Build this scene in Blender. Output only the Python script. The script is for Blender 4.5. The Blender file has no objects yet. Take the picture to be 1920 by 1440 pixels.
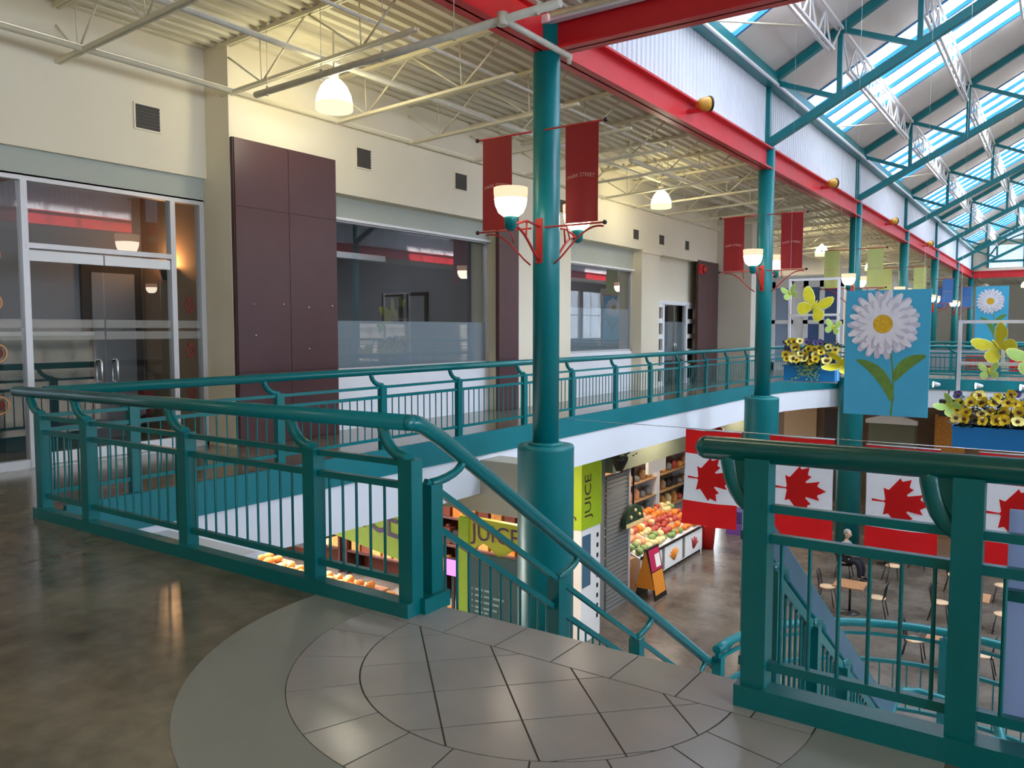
import bpy, bmesh, math, random
from mathutils import Vector, Matrix
from mathutils.geometry import tessellate_polygon
random.seed(7)
S = bpy.context.scene
COL = S.collection
PI = math.pi

# ---------------------------------------------------------------- materials
def lin(c):
    return tuple(((v / 255.0) / 12.92 if v / 255.0 <= 0.04045 else ((v / 255.0 + 0.055) / 1.055) ** 2.4) for v in c)

def mat(name, rgb, rough=0.5, metal=0.0, noise=0.0, nscale=6.0, bump=0.0, bscale=40.0, emit=0.0, ecol=None, spec=0.5, coat=0.0):
    m = bpy.data.materials.new(name); m.use_nodes = True
    nt = m.node_tree; b = nt.nodes['Principled BSDF']
    c = lin(rgb)
    b.inputs['Base Color'].default_value = (*c, 1)
    b.inputs['Roughness'].default_value = rough
    b.inputs['Metallic'].default_value = metal
    b.inputs['Specular IOR Level'].default_value = spec
    b.inputs['Coat Weight'].default_value = coat
    if noise > 0 or bump > 0:
        tc = nt.nodes.new('ShaderNodeTexCoord')
        n = nt.nodes.new('ShaderNodeTexNoise'); n.inputs['Scale'].default_value = nscale; n.inputs['Detail'].default_value = 5
        nt.links.new(tc.outputs['Object'], n.inputs['Vector'])
        if noise > 0:
            r = nt.nodes.new('ShaderNodeValToRGB')
            r.color_ramp.elements[0].position = 0.3; r.color_ramp.elements[1].position = 0.7
            r.color_ramp.elements[0].color = (*[v * (1 - noise) for v in c], 1)
            r.color_ramp.elements[1].color = (*[min(1, v * (1 + noise)) for v in c], 1)
            nt.links.new(n.outputs['Fac'], r.inputs['Fac']); nt.links.new(r.outputs['Color'], b.inputs['Base Color'])
        if bump > 0:
            n2 = nt.nodes.new('ShaderNodeTexNoise'); n2.inputs['Scale'].default_value = bscale
            nt.links.new(tc.outputs['Object'], n2.inputs['Vector'])
            bp = nt.nodes.new('ShaderNodeBump'); bp.inputs['Strength'].default_value = bump; bp.inputs['Distance'].default_value = 0.01
            nt.links.new(n2.outputs['Fac'], bp.inputs['Height']); nt.links.new(bp.outputs['Normal'], b.inputs['Normal'])
    if emit > 0:
        b.inputs['Emission Color'].default_value = (*lin(ecol or rgb), 1)
        b.inputs['Emission Strength'].default_value = emit
    return m

def glass_mat(name, tint=(255, 255, 255), ior=1.5, boost=1.0, base=0.0, rough=0.0):
    m = bpy.data.materials.new(name); m.use_nodes = True
    nt = m.node_tree; nt.nodes.clear()
    o = nt.nodes.new('ShaderNodeOutputMaterial'); t = nt.nodes.new('ShaderNodeBsdfTransparent'); g = nt.nodes.new('ShaderNodeBsdfGlossy')
    t.inputs['Color'].default_value = (*lin(tint), 1); g.inputs['Roughness'].default_value = rough
    f = nt.nodes.new('ShaderNodeFresnel'); f.inputs['IOR'].default_value = ior
    ma = nt.nodes.new('ShaderNodeMath'); ma.operation = 'MULTIPLY_ADD'; ma.inputs[1].default_value = boost; ma.inputs[2].default_value = base
    ma.use_clamp = True
    mx = nt.nodes.new('ShaderNodeMixShader')
    nt.links.new(f.outputs[0], ma.inputs[0]); nt.links.new(ma.outputs[0], mx.inputs[0])
    nt.links.new(t.outputs[0], mx.inputs[1]); nt.links.new(g.outputs[0], mx.inputs[2]); nt.links.new(mx.outputs[0], o.inputs['Surface'])
    return m

def frost_mat(name, rgb, solid=0.5):
    m = bpy.data.materials.new(name); m.use_nodes = True
    nt = m.node_tree; nt.nodes.clear()
    o = nt.nodes.new('ShaderNodeOutputMaterial'); t = nt.nodes.new('ShaderNodeBsdfTransparent'); d = nt.nodes.new('ShaderNodeBsdfPrincipled')
    d.inputs['Base Color'].default_value = (*lin(rgb), 1); d.inputs['Roughness'].default_value = 0.25
    mx = nt.nodes.new('ShaderNodeMixShader'); mx.inputs[0].default_value = solid
    nt.links.new(t.outputs[0], mx.inputs[1]); nt.links.new(d.outputs[0], mx.inputs[2]); nt.links.new(mx.outputs[0], o.inputs['Surface'])
    return m

def floor_mat(name, c1, c2, rough, scale=0.9):
    m = bpy.data.materials.new(name); m.use_nodes = True
    nt = m.node_tree; b = nt.nodes['Principled BSDF']
    tc = nt.nodes.new('ShaderNodeTexCoord')
    n1 = nt.nodes.new('ShaderNodeTexNoise'); n1.inputs['Scale'].default_value = scale; n1.inputs['Detail'].default_value = 8; n1.inputs['Roughness'].default_value = 0.62
    n2 = nt.nodes.new('ShaderNodeTexNoise'); n2.inputs['Scale'].default_value = scale * 9; n2.inputs['Detail'].default_value = 6
    ad = nt.nodes.new('ShaderNodeMath'); ad.operation = 'MULTIPLY_ADD'; ad.inputs[1].default_value = 0.3
    r = nt.nodes.new('ShaderNodeValToRGB')
    r.color_ramp.elements[0].position = 0.45; r.color_ramp.elements[1].position = 0.85
    r.color_ramp.elements[0].color = (*lin(c1), 1); r.color_ramp.elements[1].color = (*lin(c2), 1)
    nt.links.new(tc.outputs['Object'], n1.inputs['Vector']); nt.links.new(tc.outputs['Object'], n2.inputs['Vector'])
    nt.links.new(n2.outputs['Fac'], ad.inputs[0]); nt.links.new(n1.outputs['Fac'], ad.inputs[2])
    nt.links.new(ad.outputs[0], r.inputs['Fac']); nt.links.new(r.outputs['Color'], b.inputs['Base Color'])
    mr = nt.nodes.new('ShaderNodeMapRange'); mr.inputs['To Min'].default_value = rough * 0.8; mr.inputs['To Max'].default_value = rough * 1.35
    nt.links.new(n1.outputs['Fac'], mr.inputs['Value']); nt.links.new(mr.outputs[0], b.inputs['Roughness'])
    bp = nt.nodes.new('ShaderNodeBump'); bp.inputs['Strength'].default_value = 0.06; bp.inputs['Distance'].default_value = 0.01
    nt.links.new(n1.outputs['Fac'], bp.inputs['Height']); nt.links.new(bp.outputs['Normal'], b.inputs['Normal'])
    return m

def emit_mat(name, rgb, strength):
    m = bpy.data.materials.new(name); m.use_nodes = True
    nt = m.node_tree; nt.nodes.clear()
    o = nt.nodes.new('ShaderNodeOutputMaterial'); e = nt.nodes.new('ShaderNodeEmission')
    e.inputs['Color'].default_value = (*lin(rgb), 1); e.inputs['Strength'].default_value = strength
    nt.links.new(e.outputs[0], o.inputs['Surface'])
    return m

def cloth_mat(name, rgb, trans=0.4, rough=0.7):
    m = bpy.data.materials.new(name); m.use_nodes = True
    nt = m.node_tree; b = nt.nodes['Principled BSDF']; o = nt.nodes['Material Output']
    tc = nt.nodes.new('ShaderNodeTexCoord'); n = nt.nodes.new('ShaderNodeTexNoise'); n.inputs['Scale'].default_value = 6
    r = nt.nodes.new('ShaderNodeValToRGB'); c = lin(rgb)
    r.color_ramp.elements[0].color = (*[v * .93 for v in c], 1); r.color_ramp.elements[1].color = (*[min(1, v * 1.07) for v in c], 1)
    t = nt.nodes.new('ShaderNodeBsdfTranslucent'); mx = nt.nodes.new('ShaderNodeMixShader'); mx.inputs[0].default_value = trans
    b.inputs['Roughness'].default_value = rough
    nt.links.new(tc.outputs['Object'], n.inputs['Vector']); nt.links.new(n.outputs['Fac'], r.inputs['Fac'])
    nt.links.new(r.outputs['Color'], b.inputs['Base Color']); nt.links.new(r.outputs['Color'], t.inputs['Color'])
    nt.links.new(b.outputs[0], mx.inputs[1]); nt.links.new(t.outputs[0], mx.inputs[2]); nt.links.new(mx.outputs[0], o.inputs['Surface'])
    return m

M = {}
M['teal'] = mat('teal_paint', (0, 120, 126), 0.36, noise=0.06, nscale=3)
M['teal_dark'] = mat('teal_paint_railing', (0, 112, 116), 0.26, noise=0.05, nscale=3)
M['fascia'] = mat('teal_fascia_paint', (0, 118, 128), 0.45, noise=0.06, nscale=2)
M['red'] = mat('red_steel_paint', (205, 40, 48), 0.38, noise=0.06, nscale=2)
M['lampred'] = mat('lamp_bracket_red', (176, 40, 34), 0.4)
M['cream'] = mat('cream_steel_paint', (222, 213, 188), 0.55, noise=0.05, nscale=2)
M['pipe'] = mat('grey_white_pipe', (206, 200, 186), 0.45, noise=0.08, nscale=8)
M['deck'] = mat('cream_metal_deck', (224, 216, 198), 0.55, noise=0.06, nscale=1.5)
M['wall'] = mat('warm_white_plaster', (232, 222, 200), 0.85, noise=0.03, nscale=0.8, bump=0.05)
M['wall2'] = mat('beige_plaster', (206, 200, 186), 0.85, noise=0.04, nscale=0.8, bump=0.05)
M['band'] = mat('grey_green_band', (178, 182, 172), 0.7, noise=0.03, nscale=1)
M['white'] = mat('white_drywall', (236, 238, 244), 0.8, noise=0.02, nscale=0.7)
M['whitepaint'] = mat('white_gloss_paint', (238, 238, 240), 0.35)
M['alu'] = mat('satin_aluminium', (214, 214, 216), 0.38, metal=0.35)
M['steel'] = mat('brushed_steel', (200, 202, 204), 0.25, metal=1.0, noise=0.05, nscale=20)
M['brown'] = mat('brown_panel', (84, 56, 58), 0.38, noise=0.12, nscale=1.2)
M['brown2'] = mat('brown_panel_edge', (70, 38, 34), 0.5, noise=0.1, nscale=2)
M['vent'] = mat('dark_vent', (88, 84, 80), 0.6, noise=0.1, nscale=20)
M['clere'] = mat('white_corrugated_metal', (226, 230, 238), 0.5, noise=0.03, nscale=1)
M['roof'] = mat('beige_roof_panel', (232, 226, 220), 0.8, noise=0.06, nscale=0.6)
M['mull'] = mat('blue_mullion', (24, 120, 178), 0.4)
M['floor'] = floor_mat('polished_concrete', (84, 78, 64), (150, 141, 122), 0.16)
M['floor2'] = floor_mat('lower_concrete', (72, 65, 58), (114, 105, 96), 0.2)
M['ring'] = mat('grey_cement_border', (152, 156, 152), 0.42, noise=0.07, nscale=2.2, bump=0.05, bscale=60)
M['tile'] = mat('grey_ceramic_tile', (174, 170, 170), 0.2, noise=0.08, nscale=2.5, bump=0.03, bscale=20)
M['grout'] = mat('dark_grout', (86, 80, 74), 0.8)
M['banner'] = cloth_mat('dark_red_banner_cloth', (140, 30, 34), 0.3)
M['bannertext'] = mat('banner_lettering', (196, 150, 142), 0.7)
M['greenbanner'] = cloth_mat('yellow_green_banner_cloth', (190, 200, 128), 0.3)
M['bluebanner'] = cloth_mat('blue_banner_cloth', (70, 120, 190), 0.3)
M['black'] = mat('black_metal', (22, 22, 24), 0.4)
M['dark'] = mat('dark_interior', (52, 46, 44), 0.7, noise=0.1, nscale=1)
M['flagred'] = cloth_mat('flag_red_cloth', (232, 26, 32), 0.45)
M['flagwhite'] = cloth_mat('flag_white_cloth', (240, 240, 248), 0.45)
M['sky_blue'] = mat('poster_blue_print', (70, 178, 218), 0.5, noise=0.04, nscale=3)
M['petal'] = mat('daisy_white_print', (240, 238, 246), 0.55, noise=0.05, nscale=9)
M['petal2'] = mat('daisy_lilac_print', (214, 210, 226), 0.55)
M['daisyc'] = mat('daisy_yellow_print', (226, 178, 40), 0.6, noise=0.2, nscale=20)
M['leafp'] = mat('leaf_green_print', (104, 142, 58), 0.6, noise=0.2, nscale=8)
M['planter'] = mat('blue_planter_paint', (6, 128, 200), 0.4, noise=0.04, nscale=4)
M['framew'] = mat('white_frame_paint', (226, 222, 230), 0.45)
M['purlin'] = mat('white_purlin_paint', (236, 234, 232), 0.4)
M['yellow'] = mat('pansy_yellow', (248, 214, 46), 0.6, noise=0.12, nscale=20)
M['yellow2'] = mat('pansy_pale_yellow', (250, 232, 130), 0.6, noise=0.1, nscale=20)
M['purple'] = mat('pansy_purple', (62, 52, 118), 0.6, noise=0.15, nscale=20)
M['brownc'] = mat('flower_centre', (92, 52, 18), 0.7)
M['foliage'] = mat('dark_foliage', (30, 56, 34), 0.6, noise=0.4, nscale=14)
M['vine'] = mat('pale_green_vine', (150, 186, 96), 0.6, noise=0.2, nscale=14)
M['butter'] = mat('butterfly_yellow', (226, 214, 44), 0.5, noise=0.08, nscale=12)
M['butter2'] = mat('butterfly_pale_green', (186, 222, 120), 0.5, noise=0.08, nscale=12)
M['butterrim'] = mat('butterfly_rim', (236, 236, 140), 0.5)
M['glass'] = glass_mat('storefront_glass', (232, 236, 234), 1.5, 1.9, 0.03)
M['skyglass'] = glass_mat('skylight_glass', (244, 249, 255), 1.45, 0.8, 0.0)
M['film'] = frost_mat('frosted_film', (204, 212, 222), 0.72)
M['gableglass'] = frost_mat('gable_window_glass', (186, 208, 246), 0.94)
M['filmstripe'] = frost_mat('frosted_stripe', (206, 204, 196), 0.35)
M['lampglow'] = emit_mat('lamp_glow', (255, 238, 214), 5.5)
M['lampedge'] = emit_mat('lamp_warm_rim', (255, 206, 170), 0.8)
M['domeglow'] = emit_mat('dome_glow', (255, 246, 190), 11.0)
M['domerim'] = emit_mat('dome_rim_glow', (236, 236, 150), 1.3)
M['tubeglow'] = emit_mat('tube_glow', (250, 250, 255), 5.0)
M['warmglow'] = emit_mat('warm_bulb', (255, 190, 110), 3.0)
M['pinkglow'] = emit_mat('pink_screen', (214, 110, 236), 1.6)
M['spotglow'] = emit_mat('spot_glow', (255, 255, 255), 5.0)
M['wood'] = mat('light_wood_seat', (214, 178, 140), 0.5, noise=0.12, nscale=10)
M['wood2'] = mat('table_wood', (166, 118, 80), 0.45, noise=0.15, nscale=8)
M['crate'] = mat('crate_wood', (160, 124, 86), 0.7, noise=0.2, nscale=8)
M['lime'] = mat('lime_green_sign', (166, 196, 30), 0.5, noise=0.05, nscale=4)
M['lime2'] = mat('yellow_sign_side', (214, 208, 50), 0.5)
M['signpurple'] = mat('sign_purple_letter', (84, 44, 96), 0.5)
M['board'] = mat('dark_teal_board', (14, 74, 78), 0.35)
M['boardtext'] = mat('board_text', (150, 178, 174), 0.6)
M['opposite'] = mat('opposite_shop_wall', (132, 124, 116), 0.8, noise=0.1, nscale=0.5)
M['shop'] = mat('shop_wall_brown', (120, 98, 80), 0.8, noise=0.15, nscale=1.5)
M['shopred'] = mat('shop_wall_terracotta', (116, 54, 36), 0.7, noise=0.25, nscale=2)
M['interior'] = mat('tan_interior_wall', (170, 142, 112), 0.85, noise=0.05, nscale=1)
M['interiorgrey'] = mat('grey_interior_wall', (150, 152, 158), 0.85, noise=0.05, nscale=1)
M['shutter'] = mat('grey_shutter', (128, 128, 124), 0.5, metal=0.2)
M['olive'] = mat('olive_awning', (112, 118, 98), 0.8, noise=0.06, nscale=2)
M['bread'] = mat('bread_crust', (200, 140, 70), 0.8, noise=0.3, nscale=14)
M['orange'] = mat('orange_fruit', (226, 128, 40), 0.5, noise=0.1, nscale=20)
M['apple'] = mat('red_apple', (170, 64, 48), 0.4, noise=0.25, nscale=10)
M['greenveg'] = mat('green_vegetable', (124, 150, 84), 0.55, noise=0.25, nscale=10)
M['peach'] = mat('peach_fruit', (216, 150, 110), 0.55, noise=0.2, nscale=8)
M['lemon'] = mat('yellow_fruit', (222, 198, 140), 0.5, noise=0.1, nscale=10)
M['skin'] = mat('skin', (214, 170, 146), 0.6)
M['greyshirt'] = mat('grey_shirt_cloth', (120, 132, 134), 0.85)
M['darkpants'] = mat('dark_trousers', (26, 28, 36), 0.85)
M['hair'] = mat('grey_hair', (150, 146, 140), 0.8)
M['bluegrey'] = mat('blue_grey_rail_board', (74, 112, 136), 0.35, metal=0.2, noise=0.1, nscale=5)
M['paleblue'] = mat('pale_blue_panel', (150, 172, 206), 0.4, noise=0.04, nscale=2)
M['acrylic'] = cloth_mat('pale_blue_acrylic', (206, 220, 246), 0.8, 0.3)
M['yellowlamp'] = mat('yellow_spotlight_body', (206, 150, 50), 0.4)
M['decal'] = mat('rust_red_decal', (112, 34, 18), 0.6)
M['decal2'] = mat('orange_decal_ring', (214, 150, 96), 0.6)
M['paper'] = mat('white_paper', (238, 236, 232), 0.7)
M['chilired'] = mat('print_red', (160, 40, 44), 0.6)
M['print_orange'] = mat('print_orange', (226, 140, 40), 0.6)
M['pink'] = mat('print_pink', (190, 30, 80), 0.6)
M['binred'] = mat('red_bin_plastic', (196, 24, 24), 0.4)
M['bluedoor'] = mat('blue_grey_door', (70, 100, 150), 0.4)
M['violet'] = mat('violet_box', (110, 70, 150), 0.5)

# ---------------------------------------------------------------- mesh builder
class MB:
    def __init__(s): s.v = []; s.f = []; s.m = []; s.sm = []
    def add(s, vs, fs, m=0, smooth=False):
        b = len(s.v); s.v.extend([tuple(v) for v in vs])
        for f in fs: s.f.append([b + i for i in f]); s.m.append(m); s.sm.append(smooth)
        return s
    def box(s, x0, x1, y0, y1, z0, z1, m=0):
        return s.add([(x0, y0, z0), (x1, y0, z0), (x1, y1, z0), (x0, y1, z0), (x0, y0, z1), (x1, y0, z1), (x1, y1, z1), (x0, y1, z1)],
                     [(3, 2, 1, 0), (4, 5, 6, 7), (0, 1, 5, 4), (1, 2, 6, 5), (2, 3, 7, 6), (3, 0, 4, 7)], m)
    def bar(s, p, q, w, h, m=0, up=(0, 0, 1)):
        p = Vector(p); q = Vector(q); d = (q - p).normalized(); u = Vector(up)
        if abs(d.dot(u)) > 0.98: u = Vector((1, 0, 0))
        a = d.cross(u).normalized() * (w / 2); c = a.cross(d).normalized() * (h / 2)
        vs = [p - a - c, p + a - c, p + a + c, p - a + c, q - a - c, q + a - c, q + a + c, q - a + c]
        return s.add(vs, [(0, 1, 2, 3), (7, 6, 5, 4), (0, 4, 5, 1), (1, 5, 6, 2), (2, 6, 7, 3), (3, 7, 4, 0)], m)
    def tube(s, pts, r, n=10, m=0, cap=True, closed=False):
        P = [Vector(p) for p in pts]; k = len(P); R = r if isinstance(r, (list, tuple)) else [r] * k
        rings = []; ref = None
        for i in range(k):
            if closed: d = (P[(i + 1) % k] - P[i - 1]).normalized()
            else: d = (P[min(i + 1, k - 1)] - P[max(i - 1, 0)]).normalized()
            if ref is None:
                ref = Vector((0, 0, 1)) if abs(d.z) < 0.9 else Vector((1, 0, 0))
            a = d.cross(ref)
            if a.length < 1e-4: a = d.cross(Vector((0, 1, 0)))
            a.normalize(); c = a.cross(d).normalized(); ref = c
            rings.append([P[i] + (a * math.cos(t) + c * math.sin(t)) * R[i] for t in [2 * PI * j / n for j in range(n)]])
        b = len(s.v)
        for g in rings: s.v.extend([tuple(v) for v in g])
        def F(f, sm=True): s.f.append(f); s.m.append(m); s.sm.append(sm)
        for i in range(k if closed else k - 1):
            i2 = (i + 1) % k
            for j in range(n):
                j2 = (j + 1) % n
                F([b + i * n + j, b + i * n + j2, b + i2 * n + j2, b + i2 * n + j])
        if cap and not closed:
            F([b + j for j in range(n)][::-1], False); F([b + (k - 1) * n + j for j in range(n)], False)
        return s
    def lathe(s, prof, c=(0, 0, 0), n=24, m=0, smooth=True, axis=None):
        c = Vector(c); mt = Matrix.Identity(3)
        if axis is not None: mt = Vector((0, 0, 1)).rotation_difference(Vector(axis)).to_matrix()
        b = len(s.v)
        for r, z in prof:
            for j in range(n):
                t = 2 * PI * j / n
                s.v.append(tuple(c + mt @ Vector((r * math.cos(t), r * math.sin(t), z))))
        for i in range(len(prof) - 1):
            for j in range(n):
                j2 = (j + 1) % n
                s.f.append([b + i * n + j, b + i * n + j2, b + (i + 1) * n + j2, b + (i + 1) * n + j]); s.m.append(m); s.sm.append(smooth)
        if prof[0][0] > 1e-5: s.f.append([b + j for j in range(n)][::-1]); s.m.append(m); s.sm.append(False)
        k = len(prof) - 1
        if prof[k][0] > 1e-5: s.f.append([b + k * n + j for j in range(n)]); s.m.append(m); s.sm.append(False)
        return s
    def prism(s, poly, z0, z1, m=0, m_top=None):
        n = len(poly); vs = [(x, y, z0) for x, y in poly] + [(x, y, z1) for x, y in poly]
        b = len(s.v); s.v.extend(vs)
        tris = tessellate_polygon([[Vector((x, y, 0)) for x, y in poly]])
        area = sum(poly[i][0] * poly[(i + 1) % n][1] - poly[(i + 1) % n][0] * poly[i][1] for i in range(n))
        for t in tris:
            a, c, d = t
            cr = (poly[c][0] - poly[a][0]) * (poly[d][1] - poly[a][1]) - (poly[c][1] - poly[a][1]) * (poly[d][0] - poly[a][0])
            if cr < 0: a, c, d = a, d, c
            s.f.append([b + n + a, b + n + c, b + n + d]); s.m.append(m if m_top is None else m_top); s.sm.append(False)
            s.f.append([b + d, b + c, b + a]); s.m.append(m); s.sm.append(False)
        for i in range(n):
            j = (i + 1) % n
            f = [b + i, b + j, b + n + j, b + n + i]
            if area < 0: f = f[::-1]
            s.f.append(f); s.m.append(m); s.sm.append(False)
        return s
    def ball(s, c, r, n=10, k=7, m=0, sz=1.0):
        prof = [(max(1e-6, r * math.sin(PI * i / k)), -r * sz * math.cos(PI * i / k)) for i in range(k + 1)]
        return s.lathe(prof, c, n, m)
    def xf(s, mt, b=0):
        s.v[b:] = [tuple(mt @ Vector(v)) for v in s.v[b:]]
        return s
    def mesh(s, name, mats):
        me = bpy.data.meshes.new(name); me.from_pydata(s.v, [], s.f)
        for m in (mats if isinstance(mats, (list, tuple)) else [mats]): me.materials.append(m)
        me.polygons.foreach_set('material_index', s.m); me.polygons.foreach_set('use_smooth', s.sm)
        me.update(); return me
    def build(s, name, mats, parent=None, world=True, kind=None, label=None):
        """verts are in world space when world is True; the object sits at its parent's base"""
        off = Vector((0, 0, 0))
        if parent is not None and world:
            p = parent
            while p is not None: off += p.location; p = p.parent
        if off.length > 0: s.v = [tuple(Vector(v) - off) for v in s.v]
        o = bpy.data.objects.new(name, s.mesh(name, mats)); COL.objects.link(o)
        if parent is not None: o.parent = parent
        if kind: o['kind'] = kind
        if label: o['label'] = label
        return o

def thing(name, label, cat, loc=(0, 0, 0), rz=0.0, group=None, kind=None):
    o = bpy.data.objects.new(name, None); COL.objects.link(o)
    o.empty_display_size = 0.1
    o.location = loc; o.rotation_euler = (0, 0, rz); o['label'] = label; o['category'] = cat
    if group: o['group'] = group
    if kind: o['kind'] = kind
    return o
def tag(o, label, cat, group=None, kind=None):
    o['label'] = label; o['category'] = cat
    if group: o['group'] = group
    if kind: o['kind'] = kind
    return o
def recentre(o):
    """put a one-mesh thing's origin at the bottom middle of its mesh"""
    me = o.data; xs = [v.co for v in me.vertices]
    c = Vector(((min(v.x for v in xs) + max(v.x for v in xs)) / 2, (min(v.y for v in xs) + max(v.y for v in xs)) / 2, min(v.z for v in xs)))
    me.transform(Matrix.Translation(-c)); o.location = o.location + c
    return o
def dup(root, loc, rz=None, label=None, group=None):
    r = root.copy(); COL.objects.link(r); r.location = loc
    if rz is not None: r.rotation_euler = (0, 0, rz)
    if label: r['label'] = label
    if group: r['group'] = group
    for ch in list(root.children):
        c = ch.copy(); COL.objects.link(c); c.parent = r
        for g in list(ch.children):
            d = g.copy(); COL.objects.link(d); d.parent = c
    return r
def struct(name, mb, mats, parent=None):
    return mb.build(name, mats, parent, kind='structure')
ORD = ['first', 'second', 'third', 'fourth', 'fifth', 'sixth', 'seventh', 'eighth', 'ninth', 'tenth', 'eleventh', 'twelfth', 'thirteenth', 'fourteenth',
       'fifteenth', 'sixteenth', 'seventeenth', 'eighteenth', 'nineteenth', 'twentieth', 'twenty-first', 'twenty-second', 'twenty-third', 'twenty-fourth']

def text_geo(txt, size):
    """flat outline faces of a line of lettering, centred, in the xy plane"""
    cu = bpy.data.curves.new('t', 'FONT'); cu.body = txt; cu.size = size; cu.align_x = 'CENTER'; cu.align_y = 'CENTER'; cu.resolution_u = 3
    o = bpy.data.objects.new('t', cu); COL.objects.link(o)
    me = o.to_mesh()
    vs = [tuple(v.co) for v in me.vertices]; fs = [tuple(p.vertices) for p in me.polygons]
    o.to_mesh_clear(); bpy.data.objects.remove(o); bpy.data.curves.remove(cu)
    return vs, fs
WORLD = 7.5; EXPO = 0.85; SUN = 14.0
# ================================================================= the setting
GZ = -5.6                         # lower floor level
YK = [8.8 + 9.0 * k for k in range(7)]
edge = [(-7.15, 3.47), (-7.15, 21.6), (-7.1, 23.0), (-6.92, 24.4), (-6.6, 25.6), (-6.1, 26.7), (-5.3, 27.6), (-4.3, 28.1), (-3.2, 28.2), (13.0, 28.2)]
outline = [(-16, -6), (13, -6), (13, 3.47), (-2.95, 3.47), (-2.95, 3.36), (-7.15, 3.36)] + edge[1:] + [(13, 78), (-16, 78)]
struct('floor_upper', MB().prism(outline, -0.05, 0.0), M['floor'])
struct('floor_slab', MB().prism(outline, -0.87, -0.052), M['white'])
struct('floor_ground', MB().box(-22, 13, -6, 78, GZ - 0.1, GZ), M['floor2'])

# --- tiled landing in front of the stairs: cement border, ring of tiles, diagonal field
CX, CY, R1, R2, R3 = -1.97, 3.16, 1.66, 1.21, 0.885
def arc(r, a0, a1, n): return [(CX + r * math.cos(a0 + (a1 - a0) * i / n), CY + r * math.sin(a0 + (a1 - a0) * i / n)) for i in range(n + 1)]
YE = 3.468
ring = arc(R1, PI, 2 * PI, 64) + [(CX + R1, YE), (CX + R2, YE)] + arc(R2, 2 * PI, PI, 64) + [(CX - R2, YE), (CX - R1, YE)]
b = MB().prism(ring, 0.0, 0.003)
struct('floor_border', b, M['ring'])
b = MB().prism([(CX + R2, YE)] + [(CX - R2, YE)] + arc(R2, PI, 2 * PI, 64), 0.0, 0.0015)
struct('floor_grout', b, M['grout'])
def clip(poly, inside, cut):
    out = []
    for i in range(len(poly)):
        a = poly[i]; c = poly[(i + 1) % len(poly)]
        ia, ic = inside(a), inside(c)
        if ia: out.append(a)
        if ia != ic: out.append(cut(a, c))
    return out
def clip_half(poly, nx, ny, d):
    f = lambda p: p[0] * nx + p[1] * ny - d
    def cut(a, c):
        t = f(a) / (f(a) - f(c)); return (a[0] + (c[0] - a[0]) * t, a[1] + (c[1] - a[1]) * t)
    return clip(poly, lambda p: f(p) <= 0, cut)
def clip_circle(poly, r, n=72):
    for i in range(n):
        t = 2 * PI * i / n
        poly = clip_half(poly, math.cos(t), math.sin(t), CX * math.cos(t) + CY * math.sin(t) + r)
        if len(poly) < 3: return []
    return poly
g = 0.004
b = MB()
# strip of tiles along the stair edge
x = CX - R2 + 0.02
xs = [CX - R2 + g, -2.955, -2.625, -2.295, -1.965, -1.65, -1.333, -1.005, CX + R2 - g]
for i in range(len(xs) - 1):
    b.prism([(xs[i] + g, CY + g), (xs[i + 1] - g, CY + g), (xs[i + 1] - g, YE), (xs[i] + g, YE)], 0.0015, 0.004)
# ring of tiles between the two arcs
cuts = [PI, PI + 0.245, PI + 0.545, PI + 0.87, PI + 1.21, PI + 1.465, PI + 1.71, PI + 2.05, PI + 2.37, PI + 2.68, PI + 2.9, 2 * PI]
for i in range(len(cuts) - 1):
    a0, a1 = cuts[i], cuts[i + 1]; ga = g / R2
    pl = arc(R2 - g, a0 + ga, a1 - ga, 10) + arc(R3 + g, a1 - ga * 1.3, a0 + ga * 1.3, 10)
    b.prism([(px, min(py, CY - g)) for px, py in pl], 0.0015, 0.004)
# diagonal field
T = 0.325; th = math.radians(45.6)
ux, uy = math.cos(th), math.sin(th); ox, oy = -2.445, 2.376
for i in range(-6, 9):
    for j in range(-6, 9):
        q = []
        for du, dv in ((g, g), (T - g, g), (T - g, T - g), (g, T - g)):
            u = i * T + du; w = j * T + dv
            q.append((ox + u * ux + w * uy, oy + u * uy - w * ux))
        q = q[::-1]
        q = clip_half(q, 0, 1, CY - g)
        if len(q) >= 3: q = clip_circle(q, R3 - g)
        if len(q) >= 3: b.prism(q, 0.0015, 0.004)
struct('floor_tile', b, M['tile'])
struct('floor_joint', MB().bar((-5.6, -2, 0.001), (-5.78, 3.2, 0.001), 0.012, 0.004).bar((-6.83, 3.1, 0.001), (-6.83, -3, 0.001), 0.01, 0.004), M['grout'])

# --- teal fascia and white edge of the upper deck
def strip(path, off0, off1, z0, z1, mb):
    n = len(path)
    def nrm(i):
        a = Vector(path[max(i - 1, 0)]); c = Vector(path[min(i + 1, n - 1)]); d = (c - a).normalized(); return Vector((d.y, -d.x))
    A = [Vector(path[i]) + nrm(i) * off0 for i in range(n)]; B = [Vector(path[i]) + nrm(i) * off1 for i in range(n)]
    for i in range(n - 1):
        vs = [(*A[i], z0), (*A[i + 1], z0), (*B[i + 1], z0), (*B[i], z0), (*A[i], z1), (*A[i + 1], z1), (*B[i + 1], z1), (*B[i], z1)]
        mb.add(vs, [(0, 1, 2, 3), (7, 6, 5, 4), (0, 4, 5, 1), (1, 5, 6, 2), (2, 6, 7, 3), (3, 7, 4, 0)])
    return mb
struct('trim_1', strip(edge, -0.02, 0.035, -0.29, 0.05, MB()), M['fascia'])
struct('trim_2', MB().box(-7.12, -5.76, 3.38, 4.42, -0.88, -0.36), M['white'])
struct('trim_3', MB().box(-8.4, -6.12, 9.5, 10.0, -1.15, -0.36), M['wall2'])

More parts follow.
